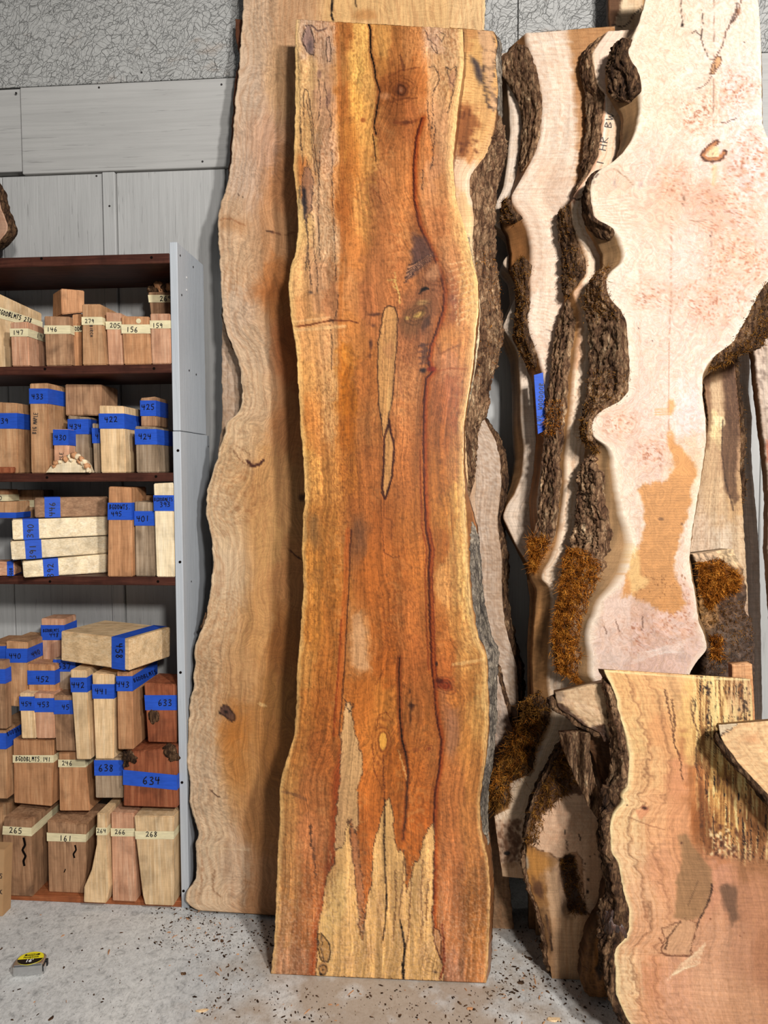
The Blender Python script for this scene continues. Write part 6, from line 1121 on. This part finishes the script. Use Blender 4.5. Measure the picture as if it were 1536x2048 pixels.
# ---- bottom compartment, row by row from the base board
ZB = SZ[5]+.0005
def dfl(x, y, z_=ZB): return float(on_floor(np.array([x]), np.array([y]), z_)[0][1]-YF)
b265 = blk('large dusty block with masking tape reading 265 and a dark crack', 'brownv', [(8,1634,62,1641),(-2,1793,66,1793)], dfl(60,1793), .24, ('masking',1652,1669,1655,1672), [('265',31,1661,11,3)], z0=ZB, marks=[([(47,1675),(50,1690),(45,1700),(51,1712),(47,1722),(49,1732)],4.5,'hole')])
blk('wide brown block with masking tape reading 161', 'brownv', [(94,1641,172,1650),(97,1778,170,1792)], (dfl(100,1784), dfl(100,1784)), .15, ('masking',1664,1680,1669,1685), [('161',131,1677,11,2)], z0=ZB, marks=[([(150,1690),(152,1700),(147,1708),(149,1716)],3.5,'hole'),([(128,1745),(131,1738)],2,'hole')])
blk('flared spalted block with masking tape reading 264', 'palev', [(194,1626,212,1628),(193,1690,214,1690),(183,1740,217,1740),(168,1775,219,1775),(167,1805,212,1807)], dfl(190,1806), .12, ('masking',1655,1670), [('264',203,1662,8,0)], z0=ZB)
blk('striped reddish block with masking tape reading 266', 'pinkv', [(222,1625,268,1627),(225,1802,272,1803)], dfl(250,1803), .13, ('masking',1656,1672), [('266',240,1664,9,0)], z0=ZB)
blk('large tapering pale block with masking tape reading 268', 'palev', [(268,1632,348,1633),(272,1680,347,1680),(285,1790,347,1790),(290,1811,347,1812)], dfl(320,1811), .14, ('masking',1662,1678), [('268',303,1669,10,0)], z0=ZB)
blk('tan block behind the 265 block at the far left', 'tanv', [(-40,1606,22,1606),(-40,1790,22,1790)], .14, .08, z0=ZB)
d0 = dfl(100,1784)
blk('big orange-brown block with masking tape reading BGDDBLMTS.141', 'orangev', [(26,1478,108,1480),(28,1606,103,1613)], d0+.02, .13, ('masking',1510,1525), [('BGDDBLMTS.141',66,1518,9,1)])
blk('orange block with bark side and masking tape reading 246', 'orangev', [(117,1504,168,1502),(119,1622,180,1622)], d0+.03, .12, ('masking',1519,1534), [('246',134,1527,9,0)])
blk('small grey-brown block with wide blue tape reading 638', 'greyv', [(189,1517,247,1517),(191,1596,247,1596)], dfl(250,1803)+.02, .11, ('blue',1520,1551), [('638',212,1536,13,0)])
r634 = blk('big redwood block with bark corners and blue tape reading 634', 'redv', [(247,1506,358,1495),(247,1612,358,1616)], dfl(320,1811)+.008, .15, ('blue',1539,1569,1550,1580), [('634',303,1561,15,3)])
for i, (x, y, r) in enumerate(((258,1512,.020),(268,1518,.014),(340,1500,.022),(348,1514,.016),(254,1528,.010))): attach(blob('bark_patch', P1(x, y, YF+dfl(320,1811)+.012), (r, .013, r*.9), M['bark_dark'], None, .5, i*4, 18), r634)
blk('long block standing at the left edge with blue tape round its top', 'tanv', [(-30,1460,11,1462),(-26,1597,15,1598)], d0+.0, .22, ('blue',1466,1498), side_txt=('BGDDBL',29,1462,8,-24,.5))
r633 = blk('reddish block with a hollow and blue tape reading 633 beside the grey upright', 'redv', [(288,1366,353,1370),(296,1484,353,1486)], .015, .12, ('blue',1390,1420), [('633',330,1406,12,0)])
attach(blob('bark_patch', P1(308, 1432, YF+.016), (.018, .006, .022), M['bark_dark'], None, .5, 8, 18), r633)
blk('slim pale block with blue tape reading 442', 'palev', [(140,1340,172,1341),(153,1519,182,1519)], -.005, .10, ('blue',1355,1384), [('442',156,1370,11,0)])
blk('pale block with blue tape reading 441', 'palev', [(184,1347,228,1349),(191,1518,227,1518)], .0, .08, ('blue',1368,1397), [('441',203,1383,11,0)])
blk('long orange block with blue tape reading 443', 'orangev', [(233,1343,264,1342),(236,1499,267,1499)], -.008, .20, ('blue',1352,1382), [('443',246,1369,11,0)], side_txt=('BGDDBLMTS',290,1352,8,-22,.5))
blk('slim wedge block with blue tape reading 454', 'palev', [(39,1386,66,1388),(43,1477,72,1477)], .02, .07, ('blue',1393,1421), [('454',53,1408,9,0)])
blk('pinkish block with blue tape reading 453', 'pinkv', [(68,1386,106,1389),(73,1477,110,1477)], .022, .08, ('blue',1396,1424), [('453',87,1409,10,0)])
blk('dark blotchy block with blue tape reading 45, partly behind block 442', 'brownv', [(107,1390,146,1392),(112,1502,152,1502)], .024, .08, ('blue',1400,1428), [('45',131,1414,10,0)])
blk('pale bark-topped block with blue tape reading 440', 'tanv', [(12,1282,55,1285),(17,1412,50,1414)], .05, .14, ('blue',1297,1325), [('440',30,1312,10,2)], side_txt=('440',72,1306,9,-26,.5))
blk('brown block with blue tape reading 452', 'orangev', [(55,1328,109,1330),(57,1384,110,1384)], .055, .07, ('blue',1341,1369), [('452',85,1358,11,2)])
blk('block with blue tape reading 637, under the big 458 block', 'greyv', [(107,1317,150,1317),(110,1386,152,1386)], .085, .05, ('blue',1319,1343), [('637',128,1332,11,0)])
blk('pinkish block with blue tape reading BGDDBLMTS. 448, top of the heap', 'pinkv', [(82,1237,128,1238),(86,1327,130,1327)], .14, .08, ('blue',1250,1280), [('BGDDBLMTS.',104,1261,6,0),('448',108,1270,8,0)])
blk('tan block with blue tape at the left edge beside the 440 block', 'orangev', [(-30,1288,10,1289),(-28,1400,11,1400)], .05, .13, ('blue',1292,1320))
blk('dark block with blue tape at the left edge below the 440 block', 'brownv', [(-40,1322,9,1322),(-40,1458,14,1458)], .012, .03, ('blue',1338,1367))
r458 = lying('big pale slab-like block with blue tape reading 458, lying across the top of the heap', 'paleh', (122,1262), (259,1278), (259,1341), (122,1321), .045, -.04, .19, ('blue',225,251), [('458',238,1302,13,90)])
M['card'] = flat_mat('cardboard', (178, 140, 100), .8, .1, 0, .06, 25)
box_ = blk('corner of a cardboard box with writing at the bottom left edge', 'card', [(-120,1694,9,1699),(-118,1836,5,1833)], (dfl(5,1833,0)+.0, dfl(5,1833,0)), .045, None, [('S',2,1752,9,0),('K',2,1784,9,0)], name='cardboard_box', cat='box', bev=.001, z0=0.0)
# ================================================================== small things
# piece of burl above the shelves at the left edge
AL = [(-160,320),(-160,505)]; AR = [(-40,320),(-8,380),(2,414),(8,430),(15,448),(16,460),(10,470),(2,479),(-20,498),(-30,505)]
A_ = Slab('burl_offcut', 'rough burl edge poking in at the left edge above the shelves', 'wood offcut', 2.30, 0, .05, AL, AR, ((-160,320),(-40,320)), ((-160,510),(-30,508)), 3, M['burl'], maple((206,164,136), (170,120,92), AR, 8, .2), side=(60,40,30), jit=2)
A_.bark('R', 330, 500, M['bark_dark'], .006, .003, 0, 1, ns=8)
for v in A_.obj.data.vertices: v.co.z = max(v.co.z, SZ[1]+.001)
# tape measure lying on its side
def tape_measure():
    c = on_floor(np.array([62.0]), np.array([1939.0]))[0]; ang = math.radians(12)
    t = empty('tape_measure', (c[0], c[1], 0)); tag(t, 'small silver tape measure with a yellow and black label, lying on the concrete floor', 'tape measure')
    chrome = flat_mat('brushed_chrome', (205,205,205), .22, .5, .95, .04); yel = flat_mat('yellow_label', (238,222,40), .4); blkm = flat_mat('black_label', (14,14,14), .35); wh = flat_mat('white_print', (236,236,232), .4); rub = flat_mat('black_plastic', (20,20,22), .4)
    # body outline: a D shape with a flat bottom edge and an arched back
    out = []
    w, h = .040, .033
    for k in range(0, 41):
        a = math.pi*k/40; e = 2/2.8; out.append((w*math.copysign(abs(math.cos(a))**e, math.cos(a)), -.004+h*abs(math.sin(a))**e))
    out += [(-w, -.020), (-w*.96, -.026), (-w*.88, -h*.86), (w*.88, -h*.86), (w*.96, -.026), (w, -.020)]
    def prism(name, pts, z0, z1, mat, bev=.003, par=t):
        bm = bmesh.new(); a = [bm.verts.new((x, y, z0)) for x, y in pts]; b = [bm.verts.new((x, y, z1)) for x, y in pts]; n = len(pts)
        bm.faces.new(a[::-1]); bm.faces.new(b)
        for i in range(n): bm.faces.new((a[i], a[(i+1) % n], b[(i+1) % n], b[i]))
        bmesh.ops.recalc_face_normals(bm, faces=bm.faces[:])
        if bev: bmesh.ops.bevel(bm, geom=[e for e in bm.edges if abs(e.verts[0].co.z-e.verts[1].co.z) < 1e-6], offset=bev, segments=3, affect='EDGES')
        me = bpy.data.meshes.new(name); bm.to_mesh(me); bm.free(); me.materials.append(mat); o = bpy.data.objects.new(name, me); COL.objects.link(o); o.parent = par; return o
    body = prism('case', out, 0.0, .031, chrome, .0035)
    ell = [(.034*math.cos(2*math.pi*k/48), .001+.0275*math.sin(2*math.pi*k/48)) for k in range(48)]
    prism('label', ell, .0305, .0318, yel, 0)
    low = [p for p in ell if p[1] <= -.001]; low = sorted(low, key=lambda p: math.atan2(p[1]-.001, p[0]) % (2*math.pi)); prism('label_lower_half', low, .0316, .0322, blkm, 0)
    band = [(.0205*math.copysign(abs(math.cos(a))**.5, math.cos(a)), .0155+.0042*math.copysign(abs(math.sin(a))**.5, math.sin(a))) for a in [2*math.pi*k/32 for k in range(32)]]
    prism('logo_plate', band, .0316, .0322, blkm, 0)
    def word(s, size, x, y, mat):
        cu = bpy.data.curves.new('w', 'FONT'); cu.body = s; cu.size = size; cu.align_x = 'CENTER'; cu.align_y = 'CENTER'; cu.extrude = .0002; cu.offset = size*.02
        o = bpy.data.objects.new('w', cu); me = bpy.data.meshes.new_from_object(o); bpy.data.objects.remove(o); me.materials.append(mat)
        q = bpy.data.objects.new('lettering', me); COL.objects.link(q); q.parent = t; q.location = (x, y, .0325)
    word('STANLEY', .0068, 0, .0155, yel); word('PowerLock', .0088, 0, .0045, blkm); word("16'", .017, 0, -.0115, wh)
    prism('tape_mouth', [(.036,-.024),(.0425,-.024),(.0425,-.010),(.036,-.010)], .006, .022, rub, .001)
    prism('thumb_lock', [(.034,.004),(.045,.006),(.046,-.004),(.036,-.008)], .008, .026, rub, .0015)
    prism('end_hook', [(.0425,-.029),(.0445,-.029),(.0445,-.012),(.0425,-.012)], .005, .024, chrome, 0)
    t.rotation_euler = (0, 0, ang); t.scale = (.98,.98,1)
    return t
tape_measure()
# bark crumbs and splinters on the concrete
def crumbs(name, n, regions, size, mat, sd, sx=1.0):
    R = np.random.RandomState(sd); V = []; Fc = []
    for _ in range(n):
        x0, y0, x1, y1, sg = regions[R.choice(len(regions), p=np.array([r[4] for r in regions])/sum(r[4] for r in regions))]
        px, py = R.uniform(x0, x1), R.uniform(y0, y1); c = on_floor(np.array([px]), np.array([py]))[0]
        if c[1] > YW-.02: continue
        s = size*(.35+R.rand()**3*2.2); a = R.uniform(0, math.pi); el = R.uniform(1, 3.2)*sx; k = len(V); m = 6; h = R.uniform(.0006, .003)
        for top in (0, 1):
            for j in range(m):
                t = 2*math.pi*j/m; r = s*R.uniform(.55, 1.1)*(1-.3*top); x, y = r*el*math.cos(t), r*math.sin(t); V.append((c[0]+x*math.cos(a)-y*math.sin(a), c[1]+x*math.sin(a)+y*math.cos(a), .0003+top*h))
        Fc.append([k+m+j for j in range(m)]); Fc += [[k+j, k+(j+1) % m, k+m+(j+1) % m, k+m+j] for j in range(m)]
    o = new_mesh(name, V, Fc, mat); return o
rg = [(300,1815,560,1900,5),(380,1830,560,2040,4),(0,1810,540,2048,2.5),(970,1850,1160,2000,7),(540,1970,1250,2048,6),(350,1800,430,1850,1)]
tag(crumbs('bark_crumbs', 1500, rg, .0013, M['bark_dark'], 5), 'dark bark crumbs scattered over the grey concrete floor', 'debris', kind='stuff')
tag(crumbs('wood_splinters', 160, rg, .0011, M['orangeh'], 8, 2.6), 'thin tan wood splinters scattered over the concrete floor', 'debris', kind='stuff')
def chip(label, x, y, s, el, ang, mat, name='bark_chip'):
    c = on_floor(np.array([x]), np.array([y]))[0]; R = random.Random(int(x)); m = 12; V = []
    for zt in (0, 1, 2):
        for j in range(m):
            t = 2*math.pi*j/m; r = s*R.uniform(.75, 1.15)*(1, .95, .6)[zt]; V.append((r*el*math.cos(t), r*math.sin(t), (.0002, .0016+abs(math.cos(t))*.002, .0034)[zt]))
    Fc = [[zt*m+j, zt*m+(j+1) % m, (zt+1)*m+(j+1) % m, (zt+1)*m+j] for zt in (0, 1) for j in range(m)]+[list(range(2*m, 3*m)), list(range(m))[::-1]]
    o = new_mesh(name, V, Fc, mat); o.location = (c[0], c[1], .0); o.rotation_euler = (0, 0, math.radians(ang)); tag(o, label, 'chip', 'loose chips on the floor')
chip('oval brown bark chip on the floor between tape measure and centre slab', 367, 1948, .0055, 1.5, 8, M['bark'])
chip('long pale wood chip on the floor near the bottom edge of the picture', 405, 2022, .0055, 3.0, 14, M['palev'], 'wood_chip')
chip('dark bark chip on the floor below and right of the tape measure', 102, 2038, .004, 2.0, 70, M['bark_dark'])
chip('brown chip near the wide slab foot, left of the centre slab', 444, 1883, .005, 1.3, -60, M['bark'])
chip('reddish chip on the floor in front of the gap right of the centre slab', 940, 2018, .005, 1.8, 5, M['orangeh'])
chip('dark bark chip on the floor between the centre slab and the round burl foot', 1042, 1966, .006, 1.5, 20, M['bark_dark'])
chip('pale wood chip at the bottom edge of the picture, before the round burl', 1108, 2040, .008, 2.2, 5, M['palev'], 'wood_chip')
chip('dark torn bark chip beside the narrow dark gap right of the centre slab foot', 1060, 1918, .006, 1.4, -40, M['bark_dark'])
